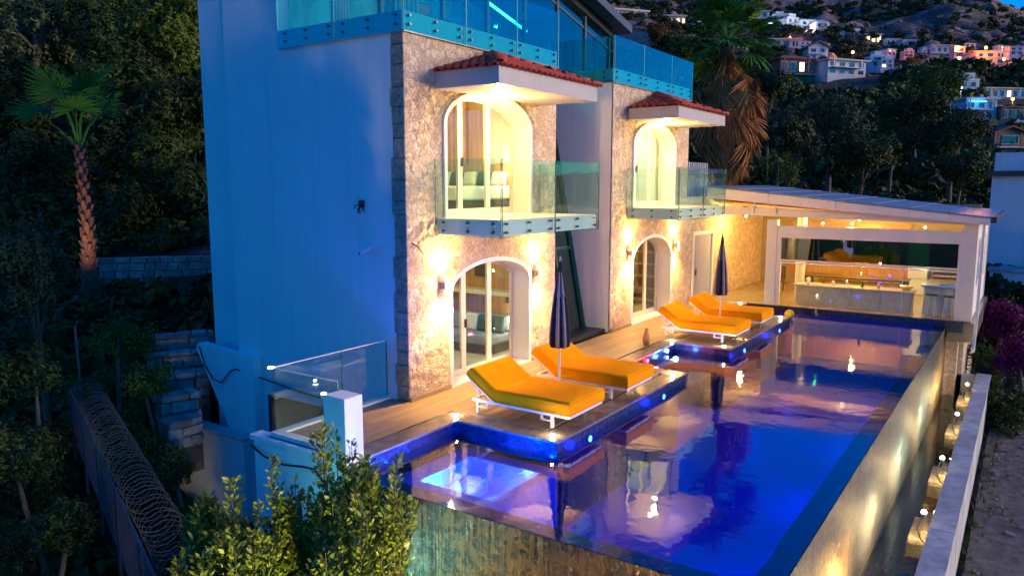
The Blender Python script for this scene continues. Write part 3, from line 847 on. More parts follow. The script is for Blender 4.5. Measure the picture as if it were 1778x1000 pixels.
obj('board', MB().box(4.45, 4.83, .7, 3.9, 1.36, 1.46), M['roomfloor'], sh)
for y in (.9, 3.6): obj('bracket', MB().box(4.5, 4.83, y, y+.05, 1.2, 1.357), M['darkmetal'], sh)
for i, (y, h_) in enumerate(((1.2, .5), (1.9, .3), (2.6, .55))):
    o = obj('wall_picture', MB().box(4.80, 4.835, y-.2, y+.2, 1.75, 1.75+h_), M['clay'] if i != 1 else M['darkwood'], None)
    tag(o, ['ochre panel picture on the right of the living room wall', 'small dark picture in the middle of the living room wall', 'tall ochre picture on the left of the living room wall'][i], 'picture', 'pictures above the shelf')
tl = empty('table_lamp', (4.4, .7, .5), 'white globe lamp at the right end of the sofa', 'lamp')
obj('lamp_shade', MB().ball((4.55, .72, .82), .16, 14), M['white_bulb'], tl)
obj('lamp_foot', MB().lathe([(.12, 0), (.03, .05), (.03, .66)], (4.55, .72), 10, .02), M['lamp_metal'], tl)
rt = empty('round_table', (3.2, 1.5, 0), 'small dark round table on the pale floor by the sofa', 'table')
obj('table_top', MB().lathe([(.3, 0), (.3, .03)], (2.9, 1.9), 18, .42), M['darkmetal'], rt); obj('leg', MB().lathe([(.14, 0), (.02, .02), (.02, .40)], (2.9, 1.9), 10, .018), M['darkmetal'], rt)
bk = empty('bookcase', (12.9, 2.2, 0), 'dark bookcase with shelves inside the far ground-floor arch', 'bookcase')
obj('carcass', MB().box(12.75, 13.18, .6, .65, .03, 2.4).box(12.75, 13.18, 3.6, 3.65, .03, 2.4).box(13.12, 13.18, .655, 3.595, .03, 2.4), M['darkwood'], bk)
for k in range(6):
    obj('shelf', MB().box(12.75, 13.11, .655, 3.595, .2+k*.4, .24+k*.4), M['panelwood'], bk)
wr = empty('wardrobe', (12.9, 2, 3.4), 'tall white wardrobe inside the far upper arch', 'wardrobe')
obj('wardrobe_body', MB().box(12.6, 13.18, .7, 2.6, 3.4, 5.9), M['white'], wr)
for k in range(3): obj('wardrobe_door', MB().box(12.57, 12.597, .72+k*.63, 1.33+k*.63, 3.45, 5.85), M['white_metal'], wr)
# cameras, cables and pipes on the left wall
cc = empty('security_camera', (0, .85, 2.84), 'white bullet security camera with its bracket on the blue-lit side wall', 'camera')
obj('bracket', MB().box(-.03, -.002, .80, .92, 2.84, 2.95).tube([(-.03, .86, 2.9), (-.12, .84, 2.84)], .02), M['white_metal'], cc)
obj('camera_body', MB().tube([(-.12, .70, 2.88), (-.16, 1.02, 2.74)], .04, 10), M['white_metal'], cc)
obj('lens', MB().tube([(-.162, 1.022, 2.739), (-.166, 1.05, 2.727)], .03, 10), M['darkmetal'], cc)
c2 = empty('wall_bracket', (0, 1.1, 3.64), 'small black bracket with loose cable ends high on the side wall', 'bracket')
obj('bracket_plate', MB().box(-.04, -.002, 1.05, 1.17, 3.58, 3.72), M['cable'], c2)
cb = MB()
random.seed(5)
for k in range(5):
    a = random.uniform(0, 6.28); cb.tube([(-.04, 1.1, 3.65), (-.10, 1.1+.09*math.cos(a), 3.65+.09*math.sin(a)), (-.08, 1.1+.16*math.cos(a), 3.62+.15*math.sin(a))], .012, 5)
obj('cable_end', cb, M['cable'], c2)
rs = empty('corner_spotlight', (.1, -.02, 2.9), 'tiny cable stub on the stone near the corner', 'cable')  # only a cable stub, no lamp here
obj('stub', MB().tube([(.08, -.05, 2.95), (.2, -.08, 2.88), (.36, -.06, 2.75)], .014, 6), M['cable'], rs)
M['stripe'] = mat('taupe_canvas', (.24,.20,.15), (.30,.26,.20), .85, 4)

# ================================================================== TERRACE DECK AND POOL
WL = -.18
XE, YE = -2.93, -7.45          # outer faces of the overflow walls
XF = 15.5                      # far end of the pool
# base slabs with dark mosaic edge
base = MB()
base.prism([(-2.72, .62), (-2.72, -1.45), (-.40, -1.45), (-.40, -3.43), (5.0, -3.43), (5.0, -2.03), (7.88, -2.03), (7.88, -3.43), (13.5, -3.43), (13.5, -1.5), (15.62, -1.5), (15.62, 0), (0.0, -.0), (0, .62)], 'z', -.34, -.035)
deck = struct('deck_base', base, M['darktile'])
# infill under the deck
struct('deck_foundation', MB().prism([(-2.69, .58), (-2.69, -1.40), (-.35, -1.40), (-.35, -3.3), (4.95, -3.3), (4.95, -1.98), (7.93, -1.98), (7.93, -3.3), (13.4, -3.3), (13.4, -1.45), (15.4, -1.45), (15.4, 0), (0, 0), (0, .58)], 'z', -1.62, -.345), M['darktile'])
terr = struct('terrace', MB().box(-2.6, 0, .0, .5, -.03, -.012), M['coping'])
# coping stones along the water edge
cop = MB()
cpieces = []
def strip(x0, x1, y0, y1, along, L=.9):
    n = max(1, round(((x1-x0) if along == 'x' else (y1-y0))/L))
    for i in range(n):
        if along == 'x':
            a = x0+(x1-x0)*i/n; b = x0+(x1-x0)*(i+1)/n; cpieces.append((a+.002, b-.002, y0, y1))
        else:
            a = y0+(y1-y0)*i/n; b = y0+(y1-y0)*(i+1)/n; cpieces.append((x0, x1, a+.002, b-.002))
W_ = .40
strip(-2.70, -.42, -1.45, -1.05, 'x'); strip(-.42, -.02, -3.05, -1.05, 'y'); strip(-.42, 4.62, -3.45, -3.05, 'x')
strip(4.62, 5.02, -3.45, -1.65, 'y'); strip(5.02, 7.86, -2.05, -1.65, 'x'); strip(7.86, 8.26, -3.45, -1.65, 'y')
strip(8.26, 13.12, -3.45, -3.05, 'x'); strip(13.12, 13.52, -3.45, -1.12, 'y'); strip(13.52, 15.6, -1.52, -1.12, 'x')
for p in cpieces:
    c = MB().box(p[0], p[1], p[2]+.002, p[3]-.002, -.033, .004)
    obj('coping_stone', c, M['coping'], deck, bevel=.004)
# boards
random.seed(11)
def wood_spans(y):
    if y > 0: return []
    if y > -1.05: return [(-2.5, 15.6)]
    if y > -1.12: return [(-.02, 15.6)]
    if y > -1.65: return [(-.02, 13.12)]
    if y > -3.05: return [(-.02, 4.62), (8.26, 13.12)]
    return []
bw = .1985
nb = 0
y = 0.0
meshes = {}
row = 0
while y > -3.05+.05:
    sp = wood_spans(y-bw/2)
    for (a, b) in sp:
        x = a - random.uniform(0, 1.6)
        while x < b:
            L = 2.4
            xa, xb = max(a, x)+.002, min(b, x+L)-.002
            if xb-xa > .05:
                mb = MB().box(xa, xb, y-bw+.004, y, -.03, random.uniform(-.0012, .0012))
                obj('board', mb, M['wood'], deck); nb += 1
            x += L
    y -= bw; row += 1
# pale border of the railed corner
obj('border_strip', MB().box(-2.68, -2.51, -1.04, .62, -.033, .035).box(-2.508, -.0, .45, .62, -.033, .035), M['white'], deck)
for k in range(2):
    for j in range(2):
        pass
for i, (a, b) in enumerate(((-2.5, -1.3), (-1.29, -.04))):
    obj('board', MB().box(a, b, .006, .22, -.03, 0), M['wood'], deck); obj('board', MB().box(a, b, .226, .445, -.03, 0), M['wood'], deck)

# end wall below the corner, buttress and retaining wall on the left
ew = struct('terrace_end_wall', MB().box(-2.75, -2.725, -1.45, .95, -3.4, -.12).box(-2.72, -.003, .63, .95, -3.4, -.12), M['stucco'])
obj('wall_cap', MB().box(-2.80, -2.55, -1.44, 1.0, -.118, -.037), M['stucco'], ew)
hose = empty('black_hose', (-2.8, .2, -.3), 'black hose sagging along the top of the white terrace end wall', 'hose')
obj('hose_run', MB().tube([(-2.82, .95, -.2), (-2.84, .6, -.32), (-2.84, .1, -.36), (-2.84, -.3, -.30), (-2.84, -.6, -.28), (-2.84, -.8, -.45), (-2.84, -.9, -.7)], .018, 6), M['cable'], hose)
st = empty('garden_stair_wall', (-.2, 5.4, -1.5), 'white sloping stair wall with a stepped lower block at the foot of the villa side', 'wall')
obj('sloped_wall', MB().prism([(4.3, -3.3), (4.3, .30), (6.25, .42), (6.35, .30), (5.25, -1.42), (5.25, -3.3)], 'x', -.22, -.01), M['stucco'], st)
obj('lower_block', MB().box(-.55, -.225, 4.3, 6.9, -3.4, -1.45), M['stucco'], st)
obj('coping', MB().box(-.60, -.23, 4.28, 6.94, -1.447, -1.40), M['stucco_grey'], st)
obj('dark_window', MB().box(-.03, -.005, 1.9, 4.1, -2.3, -.50), M['darkmetal'], villa)
cb = empty('hanging_cable', (-.3, 5.6, .2), 'black cable drooping from the sloping stair wall to the villa', 'cable')
obj('cable_run', MB().tube([(-.24, 6.2, .35), (-.26, 6.0, -.05), (-.27, 5.7, -.35), (-.26, 5.4, -.38), (-.26, 5.1, -.1), (-.25, 4.9, .0), (-.06, 4.2, -.16), (-.05, 3.2, -.26), (-.05, 2.4, -.30)], .016, 6), M['cable'], cb)

# white pillar and glass rail on the left corner
pil = empty('white_pillar', (-2.78, -1.18, 0), 'short square white pillar at the left end of the deck', 'pillar')
obj('shaft', MB().box(-2.96, -2.60, -1.42, -.98, -.03, .97), M['stucco'], pil, bevel=.012)
pl = empty('pillar_light', (-2.9, -.93, .95), 'tiny bright lamp on the back edge of the white pillar', 'lamp')
obj('bulb', MB().lathe([(.035, 0), (.035, .02)], (-2.9, -.93), 10, .96), M['white_bulb'], pl)
obj('lamp_cup', MB().lathe([(.045, -.05), (.045, 0)], (-2.9, -.93), 10, .958), M['white_metal'], pl)
rl = empty('corner_railing', (-2.6, .55, 0), 'low glass railing round the left corner of the deck', 'railing')
for (p, q, nv) in (((-2.62, .56), (-1.15, .56), (0, 1, 0)), ((-1.13, .56), (-.02, .56), (0, 1, 0)), ((-2.66, .56), (-2.66, -.96), (-1, 0, 0))):
    a = Vector((*p, .036)); b = Vector((*q, .036)); t = Vector(nv)*.007; H = Vector((0, 0, 1.06))
    obj('glass_panel', MB().hexa([tuple(w) for w in (a-t, b-t, b+t, a+t, a-t+H, b-t+H, b+t+H, a+t+H)]), M['glass_rail'], rl)
    obj('top_edge', MB().bar(a+H+Vector((0,0,.006)), b+H+Vector((0,0,.006)), .02, .012), M['white_metal'], rl)
    obj('glass_edge', MB().bar(b, b+H, .014, .014), M['darkgreenframe'], rl)
obj('corner_cap', MB().box(-2.69, -2.62, .53, .60, 1.09, 1.115), M['white_bulb'], rl)  # cap given bulb emission for a bright corner point; no lamp here

# ---- pool shell
ps = MB()
ps.box(XE+.30, XF, YE+.30, -1.36, -1.75, -1.6)                   # floor
pool = struct('pool_floor', ps, M['pooltile'])
struct('pool_wall', MB().box(XE+.30, XE+.32, YE+.32, -1.46, -1.6, -.21).box(XE+.32, XF, YE+.30, YE+.32, -1.6, -.21).box(XF-.02, XF, YE+.32, -1.51, -1.6, -.21), M['pooltile'])
# overflow walls: dark mosaic rim, water running down the outer face
struct('overflow_wall_front', MB().box(XE+.01, XE+.30, YE+.01, -1.452, -3.4, -.20), M['darktile'])
struct('overflow_wall_side', MB().box(XE+.30, XF+.9, YE+.01, YE+.30, -3.4, -.20), M['darktile'])
def sheet(p0, p1, z0, z1, nrm, n, m, amp=.006):
    """rippling curtain of falling water as a fine grid"""
    p0, p1, nv = Vector(p0), Vector(p1), Vector(nrm); mb = MB()
    cols = [noise.noise(Vector((i*.9, 3.3, 0)))*amp for i in range(n+1)]
    for j in range(m+1):
        z_ = z1+(z0-z1)*j/m
        for i in range(n+1):
            q = p0+(p1-p0)*(i/n)
            d = .006+cols[i]+amp*.8*noise.noise(Vector((i*.45, j*.35, 1)))
            mb.v.append((q.x+nv.x*d, q.y+nv.y*d, z_))
    for j in range(m):
        for i in range(n):
            a = j*(n+1)+i; mb.f.append((a, a+1, a+n+2, a+n+1))
    return mb
w1 = struct('falling_water_front', sheet((XE, -1.5, 0), (XE, YE, 0), -3.3, -.195, (-1, 0, 0), 320, 60), M['fall_front'], smooth=True)
w2 = struct('falling_water_side', sheet((XE, YE, 0), (XF+.8, YE, 0), -2.5, -.195, (0, -1, 0), 620, 30, .004), M['fall_side'], smooth=True)
pw = MB()
pw.poly([(XE, YE, WL), (XF, YE, WL), (XF, -1.3, WL), (XE, -1.3, WL)], [(0, 1, 2, 3)])
struct('pool_water', pw, M['water'])
# sunken tub in the near left bay
tub = empty('sunken_tub', (-1.35, -2.4, -1.0), 'blue-lit sunken tub with a pale bench under water in the near bay of the pool', 'hot tub')
obj('tub_wall', MB().box(-2.25, -2.05, -3.55, -1.6, -1.6, -.40).box(-2.05, -.6, -3.55, -3.35, -1.6, -.40), M['paletile'], tub)
obj('bench', MB().box(-2.05, -.75, -2.0, -1.6, -1.6, -.42).box(-.75, -.45, -3.35, -1.6, -1.6, -.42), M['paletile'], tub)
obj('tub_floor', MB().box(-2.05, -.75, -3.35, -2.0, -1.6, -.95), M['paletile'], tub)
obj('tub_ledge', MB().box(-2.04, -1.62, -3.34, -2.01, -.94, -.70).box(-1.61, -.76, -2.35, -2.01, -.94, -.70), M['paletile'], tub)
light('tub_light', 'POINT', (-1.85, -2.2, -.50), 85, (.02, .30, 1), tub, size=.04)
light('tub_light', 'POINT', (-1.1, -2.9, -.60), 60, (.01, .12, 1), tub, size=.04)
obj('lens', MB().ball((-1.98, -2.1, -.5), .07, 12), M['cyan_light'], tub)

# pool end coping under the garden room
obj('end_coping', MB().box(XF, 15.9, -7.9, -1.522, -.35, -.005), M['darktile'], deck)

# under-water lights in the deck face
BLUE = (.008, .03, 1.0)
pls = [(.65, -3.452, 'brightest blue pool light, in the deck face below the nearest lounger', 5), (3.76, -3.452, 'blue pool light in the deck face below the second lounger from the left', 3.5),
       (8.97, -3.452, 'blue pool light in the deck face below the third lounger from the left', 3), (12.27, -3.452, 'blue pool light in the deck face below the farthest lounger', 2.5)]
for (x, y, lb, pw_) in pls:
    s = empty('pool_light', (x, y, -.27), lb, 'pool light', 'blue lights along the pool edge')
    obj('lens', MB().tube([(x, y+.01, -.235), (x, y-.012, -.235)], .05, 14), M['blue_bulb'], s)
    obj('lamp_ring', MB().tube([(x, y+.012, -.235), (x, y-.006, -.235)], .065, 14), M['steel'], s)
    light('blue_light', 'POINT', (x, y-.35, -.42), pw_, BLUE, s, size=.08)
s = empty('pool_light', (7.0, -2.07, -.2), 'blue light in the inner corner between the two lounger platforms', 'pool light', 'blue lights along the pool edge')
obj('lens', MB().tube([(7.25, -2.05, -.10), (7.25, -2.075, -.10)], .045, 12), M['blue_bulb'], s)
light('blue_light', 'POINT', (7.2, -2.3, -.10), 12, (.05, .2, 1), s, size=.06)
s = empty('pool_light', (6.2, -2.07, -.2), 'red light in the recess just right of the second lounger', 'pool light')
obj('lens', MB().tube([(6.05, -2.05, -.12), (6.05, -2.075, -.12)], .04, 12), M['red_bulb'], s)
light('red_light', 'POINT', (6.0, -2.3, -.08), 14, (1, .02, .05), s, size=.06)
# unseen under-water lamps added on the hidden wall to light the water blue
for i, (x, y, p) in enumerate(((-.5, -7.1, 19), (3.0, -7.1, 18), (6.5, -7.1, 11), (10.0, -7.1, 3))):
    s = empty('underwater_lamp', (x, y, -1.5), ['blue under-water lamp on the long pool wall nearest the front corner', 'second under-water lamp from the front on the long pool wall', 'third under-water lamp from the front on the long pool wall', 'farthest under-water lamp on the long pool wall'][i], 'pool light', 'under-water lamps on the long pool wall')
    obj('lamp_dome', MB().tube([(x, y-.02, -.9), (x, y+.02, -.9)], .09, 12), M['blue_bulb'], s)
    light('blue_light', 'POINT', (x, y+.25, -.9), p, (.004, .012, 1), s, size=.1)

# inset deck lamps
dl = [(-.2, -1.25, 'inset deck lamp at the left corner beside the sunken tub'), (-.19, -3.22, 'inset deck lamp at the front left corner of the near platform'), (4.82, -3.2, 'inset deck lamp at the front right corner of the near platform'),
      (8.05, -1.84, 'inset deck lamp at the inner corner before the far platform'), (8.07, -3.22, 'inset deck lamp at the front left corner of the far platform'), (13.3, -3.2, 'inset deck lamp at the front right corner of the far platform'), (15.3, -1.32, 'inset deck lamp beside the garden room post')]
for (x, y, lb) in dl:
    s = empty('deck_lamp', (x, y, .004), lb, 'deck lamp', 'lamps set in the deck edge')
    obj('lamp_ring', MB().lathe([(.075, 0), (.075, .008)], (x, y), 16, .0045), M['steel'], s)
    obj('lens', MB().lathe([(.058, .009), (.050, .016)], (x, y), 16, .0045), M['white_bulb'], s)
    light('deck_glow', 'POINT', (x, y, .10), 2.4, (1, .80, .5), s, size=.025)

# ---- lower channel along the long side
ch = struct('channel_floor', MB().box(XE-2.0, 16.4, -8.32, YE+.02, -3.0, -2.8), M['darktile'])
struct('channel_water', MB().poly([(XE-2.0, -8.31, -2.35), (16.4, -8.31, -2.35), (16.4, YE+.03, -2.35), (XE-2.0, YE+.03, -2.35)], [(0, 1, 2, 3)]), M['trough_water'])
ow = empty('channel_wall', (6, -8.5, -3.5), 'long low concrete wall with a flat pale top right of the water channel', 'wall')
obj('wall_body', MB().box(XE-2.0, 16.68, -8.63, -8.31, -4.8, -1.79), M['stucco_grey'], ow)
obj('end_wall', MB().box(16.4, 16.7, -8.308, -6.6, -4.8, -1.79), M['stucco_grey'], ow)
random.seed(8)
for i in range(15):
    a = -4.93+i*1.45; b = min(a+1.435, 16.72)
    if b-a < .2: continue
    jx = random.uniform(-.006, .006)
    obj('cap_slab', MB().box(a, b, -8.67+jx, -8.29+jx, -1.787, -1.75+random.uniform(-.004, .004)), M['stucco_grey'], ow)
WARM, TEAL, AMB = (1, .86, .52), (.68, 1, .80), (1, .50, .10)
for i, (x, c_, p, lb) in enumerate(((14.43, AMB, 90, 'amber lamp on a curved arm at the far end of the water channel'), (11.0, TEAL, 40, 'white lamp on a curved arm, second from the far end of the channel'),
                                    (7.3, TEAL, 42, 'white lamp on a curved arm, third from the far end of the channel'), (4.1, WARM, 42, 'white lamp on a curved arm, nearest one in view in the channel'),
                                    (.95, AMB, 150, 'amber lamp low in the channel at the bottom edge of the picture'), (-1.4, AMB, 170, 'amber lamp in the channel under the front corner of the pool'))):
    s = empty('channel_lamp', (x, -8.28, -1.75), lb, 'lamp', 'lamps lighting the falling water along the channel')
    zc = -1.62
    obj('arm', MB().tube([(x+.05, -8.30, -2.25), (x+.02, -8.16, -2.15), (x, -8.08, -1.95), (x, -8.14, zc-.1)], .014, 6), M['lamp_metal'], s)
    obj('lamp_cup', MB().lathe([(.03, -.09), (.055, -.02)], (x, -8.17), 12, zc), M['lamp_metal'], s)
    obj('bulb', MB().ball((x, -8.17, zc), .045, 12), M['white_bulb'] if i else M['warm_bulb'], s)
    if i < 5:
        ld = struct('channel_ledge', MB().box(x+.25, x+1.35, -8.305, -7.92, -2.6, -2.27).box(x+.45, x+1.35, -8.304, -8.10, -2.268, -2.14), M['stone'])
        light('ledge_glow', 'POINT', (x+.1, -8.10, -1.86), 7, (1, .72, .32), s, size=.03)
    light('wash_light', 'SPOT', (x, -8.12, zc+.02), p, c_, s, (0, .75, .02), .04, .9, 150)
# uplights in front of the front fall
for (y, c_, p, lb) in ((-2.0, (.2, 1, .85), 55, 'teal uplight at the foot of the front waterfall, left'), (-4.3, AMB, 14, 'amber uplight at the foot of the front waterfall, middle'), (-5.9, AMB, 70, 'amber uplight at the foot of the front waterfall, right')):
    s = empty('uplight', (-3.55, y, -2.6), lb, 'uplight', 'uplights below the front waterfall')
    obj('lamp_cup', MB().lathe([(.07, -.12), (.09, 0)], (-3.55, y), 12, -2.3), M['lamp_metal'], s)
    obj('bulb', MB().ball((-3.55, y, -2.29), .06, 10), M['white_bulb'], s)
    light('up_light', 'SPOT', (-3.55, y, -2.2), p, c_, s, (.42, 0, .62), .05, 1, 130)
# unseen warm spot added to brighten the near bushes
s = empty('garden_spot', (-5.6, -3.2, -3.0), 'warm garden spot hidden among the near bushes', 'garden lamp')
obj('lamp_cup', MB().lathe([(.05, -.1), (.07, 0)], (-6.6, -5.6), 12, -2.6), M['lamp_metal'], s)
light('warm_light', 'SPOT', (-6.6, -5.6, -2.4), 420, (1, .80, .26), s, (.50, .62, .22), .1, 1, 84)
# small wall under the garden room corner
struct('plinth', MB().box(15.9, 16.4, YE-.32, -1.6, -3.0, -.36).box(16.4, 22.0, -7.9, 0, -3.2, -.05), M['stone'])

# ================================================================== GARDEN ROOM (pergola)
pg = empty('garden_room', (15.8, -4, 0), 'cream glazed garden room with a sloping roof and a lit kitchen at the end of the pool', 'garden room')
G = 15.6
obj('floor', MB().box(G, 22.4, -8.05, -.02, -.04, .0), mat('garden_room_floor', (.30,.24,.15), (.38,.31,.20), .2, 3), pg)
obj('floor_beam', MB().box(G-.06, 22.4, -8.2, -7.5, -.62, -.045).box(G+.35, G+.6, -7.5, -1.6, -.6, -.05), M['coping'], pg)
obj('post', MB().box(G, G+.28, -2.36, -2.02, 0, 2.86), M['cream'], pg)
obj('post', MB().box(G, G+.28, -8.08, -7.72, 0, 2.86), M['cream'], pg)
obj('post', MB().box(22.0, 22.3, -8.08, -7.8, 0, 2.86), M['cream'], pg)
obj('front_beam', MB().prism([(-.02, 3.30), (-8.10, 3.04), (-8.10, 2.84), (-.02, 3.02)], 'x', G-.02, G+.26), M['cream'], pg)
obj('header', MB().box(G+.03, G+.2, -7.718, -2.362, 2.27, 2.66), M['cream'], pg)
obj('side_jamb', MB().box(G+.02, G+.16, -2.50, -2.364, 0, 2.268).box(G+.02, G+.16, -7.716, -7.62, 0, 2.268), M['cream'], pg)
obj('guide_rail', MB().box(G+.03, G+.12, -7.615, -2.505, 1.50, 1.55).box(G+.03, G+.12, -7.615, -2.505, 1.42, 1.455), M['cream'], pg)
obj('upper_glass', MB().box(G+.06, G+.07, -7.615, -2.505, 1.553, 2.266), M['glass_green'], pg)
obj('lower_glass', MB().box(G+.06, G+.07, -7.615, -3.0, .12, 1.415), M['glass'], pg)
obj('glass_edge', MB().box(G+.055, G+.075, -3.0, -2.985, .12, 1.415).box(G+.055, G+.075, -6.2, -6.185, .12, 1.415), M['cream'], pg)
# sloping roof with joints between its panels
def rz(y, t=0): return 3.93+(y*.106)+t
roof = empty('x', (0,0,0), '', '') if False else None
nP = 8
fas = None
for i in range(nP):
    ya = -.02-(8.35/nP)*i; yb = -.02-(8.35/nP)*(i+1)
    o = obj('fascia_panel', MB().prism([(ya-.004, rz(ya)), (yb+.004, rz(yb)), (yb+.004, rz(yb)-.36+.022*(i+1)), (ya-.004, rz(ya)-.36+.022*i)], 'x', G-.32, G-.12), M['cream'], pg)
    obj('roof_panel', MB().prism([(ya-.006, rz(ya)+.006), (yb+.006, rz(yb)+.006), (yb+.006, rz(yb)+.06), (ya-.006, rz(ya)+.06)], 'x', G-.34, 22.7), M['rooftop'], pg)
    obj('roof_rib', MB().hexa([(G-.33, yb-.03, rz(yb)+.058), (22.7, yb-.03, rz(yb)+.058), (22.7, yb+.03, rz(yb)+.062), (G-.33, yb+.03, rz(yb)+.062), (G-.33, yb-.03, rz(yb)+.075), (22.7, yb-.03, rz(yb)+.075), (22.7, yb+.03, rz(yb)+.08), (G-.33, yb+.03, rz(yb)+.08)]), M['rooftop'], pg)
obj('gutter', MB().box(G-.36, 22.8, -8.52, -8.38, 2.93, 3.10), M['darkmetal'], pg)
obj('ceiling', MB().prism([(-.03, 3.50), (-8.05, 2.90), (-8.05, 2.86), (-.03, 3.46)], 'x', G+.3, 22.3), M['curtain'], pg)
for i in range(6):
    x = G+.9+i*1.05
    obj('rafter', MB().prism([(-.03, 3.455), (-8.05, 2.855), (-8.05, 2.75), (-.03, 3.35)], 'x', x, x+.1), M['cream'], pg)
bk_ = obj('bracket', MB().bar((G-.08, -1.55, 3.08), (G-.08, -1.6, 3.42), .05, .05).bar((G-.08, -2.3, 3.06), (G-.08, -2.3, 3.36), .04, .04), M['white_metal'], pg)
# right side wall with a window
sw_ = MB(); sw_.box(G+.3, 22.0, -8.06, -7.96, 0.0, .95); sw_.box(G+.3, 22.0, -8.06, -7.96, 2.35, 2.84); sw_.box(G+.3, 16.9, -8.06, -7.96, .952, 2.348); sw_.box(20.6, 22.0, -8.06, -7.96, .952, 2.348)
obj('side_wall', sw_, M['stucco'], pg)
obj('side_window', MB().box(16.92, 20.58, -8.03, -8.02, .96, 2.34), M['glass'], pg)
obj('window_frame', MB().box(16.9, 16.98, -8.09, -7.99, .95, 2.35).box(20.52, 20.6, -8.09, -7.99, .95, 2.35).box(18.7, 18.78, -8.088, -7.99, .96, 2.34).box(16.98, 20.52, -8.086, -7.99, 1.6, 1.66), M['white_metal'], pg)
obj('downpipe', MB().tube([(G-.12, -8.22, 2.95), (G-.12, -8.22, .3), (G-.12, -8.2, -.5), (G-.16, -8.2, -.75), (G-.3, -8.2, -.82), (G-.36, -8.2, -.7)], .045, 8), M['white_metal'], pg)
obj('back_wall', MB().box(22.1, 22.3, -7.8, 0, 0, 3.3), mat('garden_room_wall', (.28,.22,.12), (.36,.28,.16), .7), pg)
obj('back_panelling', MB().box(22.02, 22.09, -5.6, -1.2, .4, 2.5), M['panelwood'], pg)
for (x, y, z_, p, c_) in ((17.4, -3.4, 2.7, 46, (1, .60, .16)), (18.6, -6.4, 2.6, 50, (1, .74, .28)), (20.6, -4.0, 2.7, 56, (1, .56, .13)), (15.98, -4.6, 2.78, 22, (1, .68, .30)), (16.9, -.9, 2.9, 62, (1, .74, .22))):
    s = empty('ceiling_lamp', (x, y, z_+.05), {17.4: 'ceiling lamp behind the left of the garden room glass', 18.6: 'ceiling lamp over the right end of the kitchen counter', 20.6: 'ceiling lamp at the back of the garden room', 15.98: 'ceiling lamp over the pool side of the kitchen counter', 16.9: 'ceiling lamp by the stone wall in the garden room'}[x], 'ceiling lamp', 'ceiling lamps in the garden room')
    obj('bulb', MB().ball((x, y, z_), .035, 10), M['warm_bulb'], s)
    obj('cord', MB().tube([(x, y, z_+.06), (x, y, z_+.5)], .006, 5), M['cable'], s)
    light('room_light', 'POINT', (x, y, z_-.1), p, c_, s, size=.05)
# kitchen
def thing_mesh(name, mb, m_, label, cat, group=None, bevel=0, smooth=False):
    return tag(obj(name, mb, m_, None, bevel=bevel, smooth=smooth), label, cat, group)
ct = empty('kitchen_counter', (16.6, -4.6, 0), 'long pale kitchen counter along the pool side of the garden room', 'counter')
obj('counter_front', MB().box(16.3, 16.9, -6.4, -2.9, 0, .62), M['counter'], ct)
obj('counter_top', MB().box(16.22, 17.0, -6.45, -2.8, .625, .68), M['counter'], ct, bevel=.01)
for i in range(4):
    obj('cabinet_door', MB().box(16.28, 16.298, -6.36+i*.87, -5.54+i*.87, .04, .60), M['counter'], ct)
c2_ = empty('kitchen_island', (17.4, -7.0, 0), 'grey-green kitchen unit with a steel top at the right end of the garden room', 'counter')
obj('unit_body', MB().box(16.5, 18.4, -7.7, -6.7, 0, .85), M['stucco_grey'], c2_)
obj('unit_top', MB().box(16.45, 18.45, -7.72, -6.62, .853, .90), M['steel'], c2_)
obj('sink', MB().box(16.8, 17.3, -7.5, -7.1, .902, .93), M['steel'], c2_)
tb = empty('dining_table', (18.9, -4.2, 0), 'dark wooden dining table in the middle of the garden room', 'table')
obj('table_top', MB().box(18.4, 19.5, -6.0, -2.6, .70, .76), M['darkwood'], tb)
for (x, y) in ((18.5, -5.9), (19.4, -5.9), (18.5, -2.7), (19.4, -2.7)):
    obj('leg', MB().box(x-.04, x+.04, y-.04, y+.04, 0, .70), M['darkwood'], tb)
for i, x in enumerate((17.75, 20.0)):
    b = empty('bench', (x, -4.3, 0), ['padded bench on the pool side of the dining table', 'padded bench on the far side of the dining table'][i], 'bench', 'benches at the dining table')
    obj('seat', MB().box(x-.2, x+.2, -5.8, -2.8, .40, .48), M['panelwood'], b)
    obj('cushion', MB().box(x-.19, x+.19, -5.75, -2.85, .483, .54), M['clay'], b, bevel=.02)
    for y in (-5.6, -3.0): obj('leg', MB().box(x-.15, x+.15, y-.04, y+.04, 0, .40), M['darkmetal'], b)
fg = empty('oven_unit', (20.8, -7.2, 0), 'dark barbecue unit with a hood at the right back of the garden room', 'oven')
obj('unit_body', MB().box(20.2, 21.6, -7.8, -6.6, 0, 1.0), M['darkmetal'], fg)
obj('hood', MB().lathe([(.55, 0), (.5, .3), (.3, .5)], (20.9, -7.2), 14, 1.01), M['darkmetal'], fg)
obj('shelf', MB().box(20.1, 20.18, -7.8, -6.6, .8, .86), M['panelwood'], fg)
fr_ = empty('fridge', (21.2, -5.9, 0), 'tall pale fridge against the back wall of the garden room', 'fridge')
obj('fridge_body', MB().box(21.0, 21.7, -6.35, -5.7, 0, 1.9), M['white'], fr_, bevel=.02)
obj('fridge_door', MB().box(20.95, 20.995, -6.33, -5.72, .6, 1.88), M['white_metal'], fr_)
obj('handle', MB().box(20.91, 20.945, -5.82, -5.79, .9, 1.5), M['steel'], fr_)
cl = empty('column', (17.3, -3.0, 0), 'round cream column by the left end of the counter', 'column')
obj('shaft', MB().lathe([(.16, 0), (.16, 2.9)], (17.3, -2.75), 16, .0), M['cream'], cl)
thing_mesh('bowl', MB().lathe([(.10, 0), (.20, .10), (.22, .14), (.20, .14), (.12, .04)], (16.6, -6.2), 16, .682), M['yellow'], 'yellow bowl on the right end of the counter', 'bowl', smooth=True)
